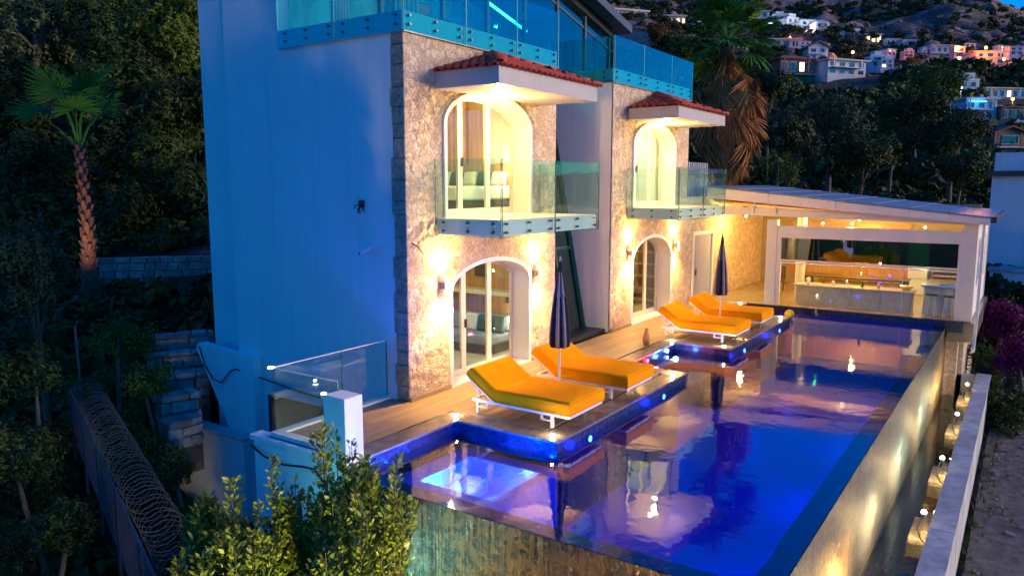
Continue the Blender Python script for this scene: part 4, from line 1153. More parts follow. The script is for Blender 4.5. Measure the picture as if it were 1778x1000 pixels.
for i, (y, r_, h_, mt) in enumerate(((-3.2, .07, .22, 'white'), (-4.0, .05, .16, 'white'), (-4.9, .045, .20, 'darkmetal'), (-5.4, .05, .14, 'clay'))):
    thing_mesh('jar', MB().lathe([(r_*.8, 0), (r_, h_*.3), (r_, h_*.8), (r_*.6, h_)], (16.6, y), 12, .682), M[mt], ['white jar at the left end of the counter', 'small white jar, second along the counter', 'dark bottle in the middle of the counter', 'brown jar beside the yellow bowl'][i], 'jar', 'jars on the counter', smooth=True)
for i, (x, y) in enumerate(((16.1, -7.45), (16.25, -6.95))):
    st_ = empty('bar_stool', (x, y, 0), ['bar stool nearest the right post of the garden room', 'bar stool second from the right post of the garden room'][i], 'stool', 'bar stools')
    obj('seat', MB().lathe([(.17, 0), (.18, .05)], (x, y), 14, .62), M['darkwood'], st_)
    for a in (0.6, 2.2, 3.8, 5.3):
        obj('leg', MB().tube([(x+.12*math.cos(a), y+.12*math.sin(a), .62), (x+.18*math.cos(a), y+.18*math.sin(a), 0.0)], .013, 6), M['white_metal'], st_)
ar = empty('armchair', (19.2, -1.4, 0), 'dark cane chair at the left back of the garden room', 'chair')
obj('seat', MB().box(18.9, 19.5, -1.7, -1.1, .36, .46), M['darkwood'], ar, bevel=.03); obj('backrest', MB().box(19.46, 19.54, -1.7, -1.1, .47, .95), M['darkwood'], ar, bevel=.02)
for (x, y) in ((18.95, -1.65), (19.45, -1.65), (18.95, -1.15), (19.45, -1.15)): obj('leg', MB().box(x-.02, x+.02, y-.02, y+.02, 0, .36), M['darkmetal'], ar)
thing_mesh('swim_ball', MB().ball((14.15, -3.25, -.03), .15, 18), M['yellow'], 'small yellow ball floating beside the far platform', 'ball', smooth=True)

# ================================================================== LOUNGERS
def make_lounger(label):
    L = empty('sun_lounger', (0, 0, 0), label, 'sun lounger', 'orange sun loungers on the deck platforms')
    # local: x 0..1.2, foot at y=0, head towards +y
    f = MB()
    f.box(.03, .07, .02, 2.02, .20, .25).box(1.13, 1.17, .02, 2.02, .20, .25)
    f.box(.072, 1.128, .02, .06, .20, .25).box(.072, 1.128, 1.98, 2.02, .20, .25)
    for k in range(7): f.box(.072, 1.128, .25+k*.2, .30+k*.2, .212, .235)
    obj('frame', f, M['white_metal'], L, local=True)
    for (x, y) in ((.03, .34), (1.12, .34), (.03, 1.88), (1.12, 1.88)):
        leg = MB().box(x, x+.05, y, y+.05, 0, .198)
        leg.box(x+.005, x+.045, y+(.052 if y < 1 else -.20), y+(.25 if y < 1 else -.002), .10, .13)
        leg.box(x+.005, x+.045, y+(.21 if y < 1 else -.20), y+(.25 if y < 1 else -.16), .132, .198)
        obj('leg', leg, M['white_metal'], L, local=True)
    def cushion(x0, x1, y0, y1, z0, z1, seed):
        nx, ny = 30, 36; mb = MB()
        for j in range(ny+1):
            for i in range(nx+1):
                # denser rows towards the rim so the edge rounds over
                u = .5-.5*math.cos(math.pi*i/nx); v = .5-.5*math.cos(math.pi*j/ny)
                x = x0+(x1-x0)*u; y = y0+(y1-y0)*v
                e = min(x-x0, x1-x, y-y0, y1-y); k = min(1, e/.05)
                z = z1-.045*(1-math.sqrt(max(0, 1-(1-k)**2))) + .006*noise.noise(Vector((x*3, y*3, seed)))*k + .003*noise.noise(Vector((x*11, y*4, seed+3)))*k + .006*math.sin(math.pi*u)*math.sin(math.pi*v)
                mb.v.append((x, y, z))
        for j in range(ny):
            for i in range(nx):
                q = j*(nx+1)+i; mb.f.append((q, q+1, q+nx+2, q+nx+1))
        ring = [i for i in range(nx+1)]+[j*(nx+1)+nx for j in range(1, ny+1)]+[ny*(nx+1)+i for i in range(nx-1, -1, -1)]+[j*(nx+1) for j in range(ny-1, 0, -1)]
        b0 = len(mb.v); n_ = len(ring); zm = (z0+z1-.045)/2
        for q in ring:
            x, y, _ = mb.v[q]; cx, cy_ = (x0+x1)/2, (y0+y1)/2
            mb.v.append((x+.012*(1 if x > x1-.01 else -1 if x < x0+.01 else 0)*(1+.5*noise.noise(Vector((y*4, 0, seed)))), y+.012*(1 if y > y1-.01 else -1 if y < y0+.01 else 0), zm))
        for q in ring: mb.v.append((mb.v[q][0], mb.v[q][1], z0))
        for i in range(n_):
            j = (i+1) % n_
            mb.f += [(ring[j], ring[i], b0+i, b0+j), (b0+j, b0+i, b0+n_+i, b0+n_+j)]
        mb.f.append(tuple(b0+n_+i for i in range(n_)))
        return mb
    m = obj('mattress', cushion(.0, 1.2, .0, 1.52, .255, .49, 1.7), M['orange'], L, local=True, smooth=True)
    for z_ in (.285, .455):
        pp = MB().tube([(-.002, .03, z_), (-.002, 1.49, z_)], .006, 5, False).tube([(.03, -.002, z_), (1.17, -.002, z_)], .006, 5, False).tube([(1.202, .03, z_), (1.202, 1.49, z_)], .006, 5, False)
        obj('piping', pp, M['piping'], m, local=True)
    a = R(34)
    b = cushion(.0, 1.2, 1.55, 2.25, .27, .465, 6.1); b.rot(a, 'X', (0, 1.55, .26))
    bb = obj('backrest', b, M['orange'], L, local=True, smooth=True)
    bf = MB().box(.03, .07, 1.55, 2.22, .225, .262).box(1.13, 1.17, 1.55, 2.22, .225, .262).box(.072, 1.128, 2.18, 2.22, .225, .262); bf.rot(a, 'X', (0, 1.55, .26))
    obj('back_frame', bf, M['white_metal'], L, local=True)
    obj('back_strut', MB().bar((.10, 1.9, .27), (.10, 1.98, .52), .025, .025).bar((1.10, 1.9, .27), (1.10, 1.98, .52), .025, .025), M['white_metal'], L, local=True)
    return L
L0 = make_lounger('orange sun lounger nearest the viewer, at the left end of the near platform')
L0.location = (.12, -3.36, .002)
for (x, lb, rz_) in ((2.24, 'orange sun lounger right of the nearest one, behind the umbrella pole', .008), (8.48, 'orange sun lounger at the left end of the far platform', -.006), (10.7, 'farthest orange sun lounger, at the right end of the far platform', .01)):
    c = copy_tree(L0); c['label'] = lb; c.location = (x, -3.37, .002); c.rotation_euler = (0, 0, rz_)

# ================================================================== UMBRELLAS
def make_umbrella(label):
    U = empty('closed_umbrella', (0, 0, 0), label, 'umbrella', 'closed umbrellas between the loungers')
    obj('pole', MB().tube([(0, 0, .03), (0, 0, 2.6)], .022, 10), M['white_metal'], U, local=True)
    obj('base_plate', MB().lathe([(.24, 0), (.24, .03), (.05, .05), (.035, .22)], (0, 0), 20), M['darkmetal'], U, local=True)
    n = 64
    folds = 8
    def star(a, z): 
        k = .26+.1*math.sin(z*3); s_ = abs(math.sin(a*folds/2+z*.25))
        return 1-k+k*s_*1.25+.05*math.sin(3*a+z)
    prof = [(.17, .98), (.19, 1.0), (.205, 1.06), (.195, 1.25), (.165, 1.6), (.12, 1.95), (.085, 2.2), (.055, 2.4), (.026, 2.6)]
    can = MB().lathe(prof, (0, 0), n, 0, star)
    obj('canopy', can, M['navy'], U, local=True, smooth=True)
    # grey stripes: outer ribs of cloth lying on the folds
    for k in range(folds):
        a = (k+.5)*2*math.pi/folds
        pts = []
        for (r_, z_) in prof[1:-1]:
            aa = a - z_*.25*2/folds
            pts.append((r_*1.02*math.cos(aa), r_*.96*math.sin(aa), z_))
        st_ = MB().tube(pts, [.036, .040, .040, .034, .026, .018, .010], 8)
        obj('canopy_fold', st_, M['stripe'] if k % 3 else M['navy'], U, local=True, smooth=True)
    vt = MB().lathe([(.135, 1.94), (.115, 2.02), (.072, 2.3), (.03, 2.5)], (0, 0), n, 0, star)
    obj('vent_cap', vt, M['greyfabric'], U, local=True, smooth=True)
    obj('finial', MB().lathe([(.012, 2.58), (.028, 2.62), (.022, 2.66), (.004, 2.70)], (0, 0), 10), M['lamp_metal'], U, local=True, smooth=True)
    return U
U0 = make_umbrella('closed navy umbrella on a white pole between the two near loungers')
U0.location = (1.80, -2.16, .002)
U0.scale = (.88, .88, 1)
U1 = copy_tree(U0); U1['label'] = 'closed navy umbrella on a white pole between the two far loungers'
U1.location = (10.24, -2.34, .002); U1.rotation_euler = (0, 0, .5)
thing_mesh('vase', MB().lathe([(.07, 0), (.10, .06), (.105, .16), (.075, .28), (.05, .36), (.06, .42), (.045, .42), (.035, .36)], (7.24, -1.50), 18, .002), M['clay'], 'ochre pottery vase standing on the deck between the two platforms', 'vase', smooth=True)

# ================================================================== TERRAIN
FH = Vector((math.cos(YAW), math.sin(YAW), 0)); RH = Vector((math.sin(YAW), -math.cos(YAW), 0))
PR = [(-900, -40), (-60, -12), (0, -4), (14, -3.6), (24, -3.2), (30, -1.6), (40, .6), (60, 4), (100, 10), (150, 18), (200, 29), (250, 44), (300, 60), (400, 92), (470, 125), (560, 150), (900, 165)]
PL = [(-900, -40), (-60, -12), (0, -4), (9, -3.9), (13, -3.3), (17, -2.2), (20, -.7), (23, .5), (25.8, .35), (27.2, 1.5), (32, 3), (40, 7), (60, 18), (100, 45), (200, 105), (400, 170), (900, 220)]
def interp(tab, t):
    if t <= tab[0][0]: return tab[0][1]
    for (a, b), (c, d) in zip(tab, tab[1:]):
        if t <= c:
            k = (t-a)/(c-a); return b+(d-b)*k
    return tab[-1][1]
def sstep(a, b, x):
    k = max(0, min(1, (x-a)/(b-a))); return k*k*(3-2*k)
def ground(x, y, detail=True):
    dx, dy = x-CAM.x, y-CAM.y
    t = dx*FH.x+dy*FH.y; s = dx*RH.x+dy*RH.y
    r = s/max(t, 5)
    w = sstep(-.38, -.08, r)
    z = interp(PL, t)*(1-w)+interp(PR, t)*w
    if t > 80 and r > .25:
        cap = 94-(r-.592)*(220 if r > .592 else 190)
        if z > cap: z = cap+(z-cap)*.05
    if detail:
        f = min(1, max(0, (t-24)/120))
        z += f*7*noise.fractal(Vector((x*.016, y*.016, 0)), 1, 2, 5)*min(1, max(0, t/200)) + .10*noise.fractal(Vector((x*.35, y*.35, 2)), 1, 2, 3)
        if t > 180: z += 8*min(1, (t-180)/150)*abs(noise.fractal(Vector((x*.03, y*.03, 5)), 1, 2.2, 4))
    # level ground kept under the villa and pool
    k = sstep(-4.0, -3.0, x)*(1-sstep(23, 26, x))*sstep(-9.6, -8.9, y)*(1-sstep(6.2, 8.5, y))
    if k > 0: z = z*(1-k)+min(z, -3.3)*k
    return z
def build_terrain():
    angs = []
    a = -180.0
    while a < 180-1e-6:
        angs.append(a); a += .28 if -12 < a < 72 else 3.0
    rs = [1.0]
    while rs[-1] < 900: rs.append(rs[-1]*1.028+.06)
    nv = []; m = len(angs)
    for r_ in rs:
        for a in angs:
            x = CAM.x+r_*math.cos(R(a)); y = CAM.y+r_*math.sin(R(a))
            nv.append((x, y, ground(x, y)))
    f = []
    for i in range(len(rs)-1):
        for j in range(m):
            k = (j+1) % m; f.append((i*m+j, i*m+k, (i+1)*m+k, (i+1)*m+j)[::-1])
    c = len(nv); nv.append((CAM.x, CAM.y, -4.0)); f += [(c, j, (j+1) % m) for j in range(m)]
    mb = MB(); mb.v = nv; mb.f = f
    return mb
def groundmat():
    m = NM('hillside_ground'); p = m.n('ShaderNodeBsdfPrincipled', Roughness=.95)
    v = tex_coord(m, (1,1,1), True)
    a = m.n('ShaderNodeTexNoise', Scale=.075, Detail=12, Roughness=.78); m.l(v, a.inputs['Vector'])
    b = m.n('ShaderNodeTexNoise', Scale=.9, Detail=8, Roughness=.75); m.l(v, b.inputs['Vector'])
    veg = ramp(m, b.outputs[0], [(.35, (.018,.025,.012)), (.6, (.06,.06,.035)), (.75, (.12,.10,.07))])
    rock = ramp(m, b.outputs[0], [(.3, (.09,.06,.06)), (.7, (.33,.235,.22))])
    sx = m.n('ShaderNodeSeparateXYZ'); m.l(v, sx.inputs[0])
    hz = m.n('ShaderNodeMapRange'); hz.inputs[1].default_value = 30; hz.inputs[2].default_value = 110; hz.inputs[3].default_value = 0; hz.inputs[4].default_value = .11
    m.l(sx.outputs[2], hz.inputs[0])
    ad = m.n('ShaderNodeMath', _operation='ADD'); m.l(a.outputs[0], ad.inputs[0]); m.l(hz.outputs[0], ad.inputs[1])
    k = ramp(m, ad.outputs[0], [(.55, (0,0,0)), (.60, (1,1,1))])
    mx = m.n('ShaderNodeMix', _data_type='RGBA'); m.l(k, mx.inputs[0]); m.l(veg, mx.inputs[6]); m.l(rock, mx.inputs[7])
    m.l(mx.outputs[2], p.inputs['Base Color'])
    bu = m.n('ShaderNodeBump', Strength=1, Distance=.5); m.l(b.outputs[0], bu.inputs['Height']); m.l(bu.outputs[0], p.inputs['Normal'])
    m.l(p.outputs[0], m.out.inputs[0]); return m.m
struct('hillside', build_terrain(), groundmat(), smooth=True)
# gravel path below the channel wall
gp_ = MB(); n_ = 30
for i in range(n_+1):
    x = -6+i*1.0
    for y in (-8.75, -11.5, -15): gp_.v.append((x, y, ground(x, y)+.09+.0*i))
for i in range(n_):
    for j in range(2):
        a = i*3+j; gp_.f.append((a, a+1, a+4, a+3)[::-1])
pt = MB(); gq = random.Random(12)
for k in range(900):
    x, y = gq.uniform(4, 24), gq.uniform(-13.5, -8.8); r_ = gq.uniform(.015, .06) if gq.random() < .9 else gq.uniform(.06, .14); z_ = ground(x, y)+.09
    a = gq.uniform(0, 6.28); c_, s_ = math.cos(a), math.sin(a)
    P8 = [(-1, -.7, -.4), (1, -.8, -.4), (.9, .8, -.4), (-.8, .9, -.4), (-.7, -.5, .5), (.6, -.6, .6), (.7, .5, .4), (-.5, .6, .55)]
    pt.hexa([(x+(q[0]*c_-q[1]*s_)*r_, y+(q[0]*s_+q[1]*c_)*r_, z_+q[2]*r_) for q in P8])
o = obj('pebbles', pt, M['fieldstone']); tag(o, 'loose stones scattered on the gravel beside the channel wall', 'stones', kind='stuff')
gt = []; 
for k in range(260):
    x, y = gq.uniform(3, 24), gq.choice([gq.uniform(-9.1, -8.72), gq.uniform(-13, -9)]); z_ = ground(x, y)+.08
    for q in range(9):
        a = gq.uniform(0, 6.28); h_ = gq.uniform(.06, .22); w_ = .008; dx, dy = math.cos(a), math.sin(a); lx, ly = x+dx*.03, y+dy*.03
        gt += [(lx-dy*w_, ly+dx*w_, z_), (lx+dy*w_, ly-dx*w_, z_), (lx+dx*h_*.5+dy*w_*.3, ly+dy*h_*.5-dx*w_*.3, z_+h_), (lx+dx*h_*.5-dy*w_*.3, ly+dy*h_*.5+dx*w_*.3, z_+h_)]
GT_ = gt
struct('gravel_path', gp_, mat('gravel', (.07,.065,.06), (.17,.155,.14), .95, 5, .8, 60))

def hit(px, py, t0=26, t1=600):
    """point of the hillside seen at a photo pixel"""
    t = t0
    while t < t1:
        p = at(px, py, t)
        if p.z <= ground(p.x, p.y, False): return p, t
        t *= 1.012
    p = at(px, py, t1); return Vector((p.x, p.y, ground(p.x, p.y, False))), t1

# ================================================================== TREES AND PLANTS
def leaf_mesh(name, C, Rr, n, size, mat_, seed, up=.35, shape=(1, 1, .8), shell=.55, elong=1.7, gap=.5):
    """many small leaf faces spread through clumps; C: centres (k,3), Rr: radii (k)"""
    g = np.random.default_rng(seed)
    C = np.asarray(C, float); Rr = np.asarray(Rr, float)
    # each clump is itself broken into tufts, which leaves gaps between them
    nt = max(8, int(n/26))
    w = Rr**2/np.sum(Rr**2); idx = g.choice(len(C), nt, p=w)
    d = g.normal(size=(nt, 3)); d /= np.linalg.norm(d, axis=1)[:, None]
    rad = (shell+(1-shell)*g.random(nt)**.6)*(1+.22*g.normal(size=nt)*gap)
    tc = C[idx]+d*np.array(shape)*(Rr[idx]*rad)[:, None]
    ti = g.integers(0, nt, n)
    tr = size*g.uniform(1.6, 3.6, nt)
    dd = g.normal(size=(n, 3)); dd /= np.linalg.norm(dd, axis=1)[:, None]
    P = tc[ti]+dd*(tr[ti]*g.random(n)**.5)[:, None]
    nrm = dd*.6+d[ti]*.5+np.array([0, 0, up])+g.normal(size=(n, 3))*.35
    nrm /= np.linalg.norm(nrm, axis=1)[:, None]
    a = np.cross(nrm, g.normal(size=(n, 3))); a /= np.linalg.norm(a, axis=1)[:, None]
    b = np.cross(nrm, a)
    s = size*g.uniform(.55, 1.25, n)[:, None]
    V = np.empty((n, 4, 3))
    V[:, 0] = P-a*s*elong/2; V[:, 1] = P-b*s*.33+nrm*s*.08; V[:, 2] = P+a*s*elong/2; V[:, 3] = P+b*s*.33+nrm*s*.08
    return quads(name, V.reshape(-1, 3), n, mat_)
def quads(name, V, n, mat_):
    me = bpy.data.meshes.new(name)
    me.vertices.add(4*n); me.vertices.foreach_set('co', V.astype(np.float32).ravel())
    me.loops.add(4*n); me.loops.foreach_set('vertex_index', np.arange(4*n, dtype=np.int32))
    me.polygons.add(n); me.polygons.foreach_set('loop_start', np.arange(0, 4*n, 4, dtype=np.int32))
    try: me.polygons.foreach_set('loop_total', np.full(n, 4, dtype=np.int32))
    except Exception: pass
    me.materials.append(mat_); me.update(calc_edges=True)
    return me

o = bpy.data.objects.new('weeds', quads('weeds', np.array(GT_), len(GT_)//4, M['leaf_green'])); col.objects.link(o)
tag(o, 'tufts of weeds growing along the foot of the channel wall', 'weeds', kind='stuff')
def tree(name, px, py, depth, rpx, label, cat='tree', group=None, mat_='leaf_dark', n=7000, leaf=.12, seed=1, tall=1.0, nb=9, base=None):
    g = random.Random(seed)
    c = at(px, py, depth); r = rpx/FPX*depth
    bx, by = c.x+g.uniform(-.3, .3), c.y+g.uniform(-.3, .3)
    zb = ground(bx, by) if base is None else base
    t = empty(name, (bx, by, zb), label, cat, group)
    C = [(0, 0, 0)]; Rr = [r*.62]
    for k in range(nb):
        a = g.uniform(0, 6.28); e = g.uniform(-.5, .95); q = r*g.uniform(.45, .78)
        if cat == 'shrub' or k % 3 == 0: e -= .55
        C.append((q*math.cos(a)*math.cos(e), q*math.sin(a)*math.cos(e), q*math.sin(e)*tall)); Rr.append(r*g.uniform(.28, .46))
    if cat == 'shrub' and name != 'bougainvillea':
        for k in range(16):
            a = g.uniform(0, 6.28); q = r*g.uniform(.1, 1.15); C.append((q*math.cos(a), q*math.sin(a), (zb-c.z)*g.uniform(.35, .95))); Rr.append(r*g.uniform(.42, .62))
    C = np.array(C)+np.array([c.x-bx, c.y-by, c.z-zb])
    me = leaf_mesh(name+'_crown', C, Rr, n, leaf, M[mat_], seed, shape=(1, 1, .85*tall))
    o = bpy.data.objects.new('crown', me); col.objects.link(o); o.parent = t
    tk = MB(); tr = max(.05, r*.07); hz = c.z-zb
    tk.tube([(0, 0, -.3), (g.uniform(-.1, .1)*r, 0, hz*.35), ((c.x-bx)*.6, (c.y-by)*.6, hz*.7), (c.x-bx, c.y-by, hz)], [tr*1.4, tr, tr*.8, tr*.4], 8)
    for k in range(0 if cat == 'shrub' else min(7, nb)):
        p = Vector(C[k+1]); q0 = Vector(((c.x-bx)*.6, (c.y-by)*.6, hz*.62)); md = q0.lerp(p, .5)+Vector((0, 0, .1*r))
        tk.tube([tuple(q0), tuple(md), tuple(p)], [tr*.5, tr*.33, tr*.12], 5)
    obj('trunk', tk, M['bark'], t, local=True, smooth=True)
    return t

TG = 'trees on the slope behind the garden room'
tree('olive_tree', 1372, 228, 44, 62, 'broad grey-green olive tree just right of the big palm', group=TG, mat_='leaf_olive', n=9000, leaf=.13, seed=11)
tree('olive_tree', 1448, 205, 47, 72, 'tallest grey-green olive tree in the middle of the slope above the garden room', group=TG, mat_='leaf_olive', n=10000, leaf=.13, seed=12)
tree('olive_tree', 1500, 272, 43, 55, 'lower dark olive tree above the middle of the garden room roof', group=TG, mat_='leaf_dark', n=8000, leaf=.12, seed=13)
tree('rounded_shrub', 1352, 288, 38, 50, 'large rounded olive-brown shrub behind the left end of the garden room roof', 'shrub', mat_='leaf_green', n=7000, leaf=.08, seed=14)
tree('dark_tree', 1585, 190, 62, 55, 'dark tree between the olive trees and the lit houses', group=TG, mat_='leaf_dark', n=6000, leaf=.2, seed=15)
tree('dark_tree', 1655, 235, 50, 60, 'dark tree left of the blue-lit terrace house', group=TG, mat_='leaf_dark', n=7500, leaf=.15, seed=16)
tree('dark_tree', 1618, 150, 80, 50, 'dark tree below the orange street lamps', group=TG, mat_='leaf_green', n=5000, leaf=.25, seed=17)
tree('dark_tree', 1552, 250, 52, 38, 'small dark tree above the rocky slope', group=TG, mat_='leaf_dark', n=4000, leaf=.15, seed=18)
tree('dark_tree', 1672, 292, 44, 44, 'dark tree beside the blue neighbouring house', group=TG, mat_='leaf_dark', n=5000, leaf=.13, seed=19)
tree('dark_tree', 1165, 90, 70, 42, 'dark tree behind the far roof terrace railing, left of the big palm', group=TG, mat_='leaf_dark', n=5000, leaf=.2, seed=20)
tree('rusty_tree', 1140, 58, 95, 22, 'rust-coloured tree lit by the house left of the big palm', group=TG, mat_='leaf_autumn', n=2500, leaf=.22, seed=21)
tree('dark_tree', 1330, 150, 60, 38, 'dark tree tucked behind the right side of the big palm', group=TG, mat_='leaf_dark', n=4000, leaf=.2, seed=22)
TL = 'dark trees on the left slope'
for i, (x, y, d, r, mt, lb) in enumerate((
    (60, 60, 44, 105, 'leaf_olive', 'grey-leaved tree in the top left corner'), (185, 25, 46, 90, 'leaf_dark', 'dark tree at the top, left of the centre of the left slope'),
    (285, 55, 36, 85, 'leaf_green', 'brownish green tree at the top beside the villa wall'), (215, 115, 34, 80, 'leaf_dark', 'dark tree right behind the small palm crown'),
    (310, 190, 32, 78, 'leaf_dark', 'dark conifer close to the villa wall, upper part of the slope'), (20, 200, 38, 95, 'leaf_dark', 'dark tree at the left edge, a third of the way down'),
    (235, 265, 31, 80, 'leaf_dark', 'dark tree behind the small palm trunk'), (325, 330, 30, 70, 'leaf_dark', 'dark tree just above the rubble wall by the villa'),
    (95, 300, 33, 78, 'leaf_dark', 'dark tree left of the small palm trunk'), (245, 380, 29, 62, 'leaf_dark', 'low dark tree right of the small palm, above the rubble wall'))):
    tree('slope_tree', x, y, d, r, lb, group=TL, mat_=mt, n=10000, leaf=.16, seed=30+i, tall=1.15)
tree('young_olive_tree', 55, 470, 17, 92, 'silvery young olive tree at the left edge below the small palm', mat_='leaf_olive', n=15000, leaf=.06, seed=50)
tree('garden_shrub', 205, 585, 17.5, 58, 'green shrub left of the stone terrace steps', 'shrub', 'shrubs in the left garden', 'leaf_green', 11000, .06, 51)
tree('garden_shrub', 245, 655, 16, 45, 'dark green shrub below the stone terrace steps', 'shrub', 'shrubs in the left garden', 'leaf_green', 9000, .06, 52)
tree('garden_shrub', 60, 640, 15, 70, 'dark bluish shrub at the left edge halfway down', 'shrub', 'shrubs in the left garden', 'leaf_dark', 12000, .06, 53)
tree('garden_shrub', 20, 790, 12.5, 80, 'bluish shrub at the left edge in the lower quarter', 'shrub', 'shrubs in the left garden', 'leaf_dark', 12000, .05, 54)
tree('garden_shrub', 120, 900, 11.5, 60, 'dark shrub left of the coiled wire fence', 'shrub', 'shrubs in the left garden', 'leaf_dark', 11000, .05, 55)
tree('garden_shrub', 300, 800, 13, 40, 'dark shrub between the coiled wire and the villa', 'shrub', 'shrubs in the left garden', 'leaf_dark', 8000, .05, 56)
tree('bougainvillea', 1742, 545, 27, 48, 'magenta bougainvillea right of the garden room', 'shrub', None, 'leaf_magenta', 6000, .09, 57)
tree('bougainvillea', 1768, 610, 25, 40, 'lower magenta bougainvillea at the right edge', 'shrub', None, 'leaf_magenta', 4500, .09, 58)
tree('hedge_shrub', 1700, 610, 25, 26, 'small green shrub under the garden room corner', 'shrub', None, 'leaf_green', 3000, .07, 59)
tree('hedge_shrub', 1745, 700, 23, 52, 'dark shrub right of the channel wall', 'shrub', None, 'leaf_dark', 5500, .08, 60)

# near bushes: stems with leaves set along them
def sprig_bush(name, px, py, depth, rpx, label, seed, stems=42, leaf=.082, mat_='leaf_bush', tops=()):
    g = np.random.default_rng(seed); c = at(px, py, depth); r = rpx/FPX*depth
    zb = ground(c.x, c.y)
    t = empty(name, (c.x, c.y, zb), label, 'shrub', 'leafy bushes below the left end of the deck')
    H = c.z-zb; sm = MB(); V = []
    targets = [at(tx, ty, depth+g.uniform(-.3, .3))-Vector((c.x, c.y, zb)) for (tx, ty) in tops]
    for k in range(stems):
        if k < len(targets): e = targets[k]
        else:
            d = g.normal(size=3); d /= np.linalg.norm(d); e = Vector(tuple(d*r*g.uniform(.35, 1)))+Vector((0, 0, H))
        b0 = Vector((g.uniform(-.15, .15), g.uniform(-.15, .15), -.05)); mid = b0.lerp(e, .55)+Vector((g.uniform(-.1, .1), g.uniform(-.1, .1), -.05*H))
        pts = []
        for q in range(9):
            u = q/8; p = b0*(1-u)**2+mid*(2*u*(1-u))+e*u*u; pts.append(p)
        sm.tube([tuple(p) for p in pts], [.012*(1-.8*q/8)+.002 for q in range(9)], 5)
        # side twigs with leaves
        L = (e-b0).length
        nl = int(125*min(1.5, L/1.6))
        for q in range(nl):
            u = 1-abs(g.normal())*.28
            if u < .25: continue
            u = min(1, u); p = b0*(1-u)**2+mid*(2*u*(1-u))+e*u*u
            tdir = ((mid-b0)*(1-u)+(e-mid)*u).normalized()
            rad = Vector(tuple(g.normal(size=3))).cross(tdir).normalized()
            spread = .02+.42*(1-u)*g.random()*min(1, r*2)
            base = p+rad*spread+tdir*g.uniform(-.03, .03)
            ld = (rad*1.0+tdir*g.uniform(.3, 1.1)+Vector((0, 0, .25))).normalized(); s = leaf*g.uniform(.45, 1.4)
            sd_ = ld.cross(Vector(tuple(g.normal(size=3)))).normalized()*s*.22
            V += [base, base+ld*s*.5-sd_, base+ld*s, base+ld*s*.5+sd_]
    me = quads('bush_leaves', np.array([tuple(v) for v in V]), len(V)//4, M[mat_])
    o = bpy.data.objects.new('leaves', me); col.objects.link(o); o.parent = t
    obj('stems', sm, M['bark'], t, local=True)
    return t
sprig_bush('leafy_bush', 625, 870, 9.2, 95, 'big yellow-green leafy bush in front of the white pillar', 71, 95, tops=((560, 735), (580, 745), (548, 752), (610, 765), (640, 800), (690, 800), (685, 860), (560, 760), (600, 790)))
sprig_bush('leafy_bush', 520, 905, 9.4, 72, 'sparser leafy bush before the cyan-lit end wall', 72, 60, tops=((475, 795), (470, 812), (500, 860), (480, 880)))
sprig_bush('leafy_bush', 362, 905, 9.0, 52, 'yellow-green leafy bush at the bottom, left of the others', 73, 45, tops=((350, 858), (345, 870), (410, 830), (418, 900), (375, 880)))
sprig_bush('leafy_bush', 425, 945, 8.8, 55, 'leafy bush at the bottom edge between the two yellow-green bushes', 74, 45, tops=((420, 900), (400, 835), (450, 870)))
sprig_bush('leafy_bush', 590, 985, 8.6, 70, 'bright green leafy bush at the bottom edge under the biggest bush', 75, 55)
sprig_bush('leafy_bush', 350, 990, 8.5, 60, 'leafy bush in the bottom left, nearest the coiled wire', 76, 40)
tw = empty('bare_twig', tuple(at(672, 1000, 8.2)), 'bare forked twig standing before the front waterfall', 'twig')
a_ = at(668, 1040, 8.2)
obj('twig_stem', MB().tube([a_, at(676, 985, 8.2), at(684, 955, 8.2), at(690, 938, 8.2)], [.010, .008, .005, .002], 5).tube([at(680, 968, 8.2), at(670, 950, 8.2), at(667, 944, 8.2)], [.005, .003, .002], 5), M['bark'], tw)

# ---- palms
def fan_leaf(mat_, pet=1.1, rad=1.0, n=18, arc=230, droop=.25, seed=0):
    g = random.Random(seed)
    mb = MB(); o = (0, 0, 0)
    mb.tube([(0, 0, 0), (0, pet*.5, pet*.06), (0, pet, 0)], [.03, .022, .015], 5)
    for k in range(n):
        a = R(-arc/2+arc*k/(n-1)); L = rad*(1-.22*abs(k/(n-1)-.5)*2)*g.uniform(.9, 1.05); w = rad*arc/57.3/n*.62
        dr = droop*g.uniform(.7, 1.4)
        def P(u, s_): 
            x = math.sin(a)*u; y = pet+math.cos(a)*u; z = -dr*(u/rad)**2*rad + .05*rad*(1-u/rad)
            return (x+math.cos(a)*s_, y-math.sin(a)*s_, z)
        m1 = L*.55; m2 = L*.85
        b = len(mb.v)
        mb.v += [P(.02, 0), P(m1, -w*.5), (P(m1, 0)[0], P(m1, 0)[1], P(m1, 0)[2]-.03*rad), P(m1, w*.5), P(m2, -w*.22), P(m2, w*.22), P(L, 0)]
        mb.f += [(b, b+1, b+2), (b, b+2, b+3), (b+1, b+4, b+2), (b+2, b+4, b+5), (b+2, b+5, b+3), (b+4, b+6, b+5)]
    return mb.mesh(mat_, False, name='frond')
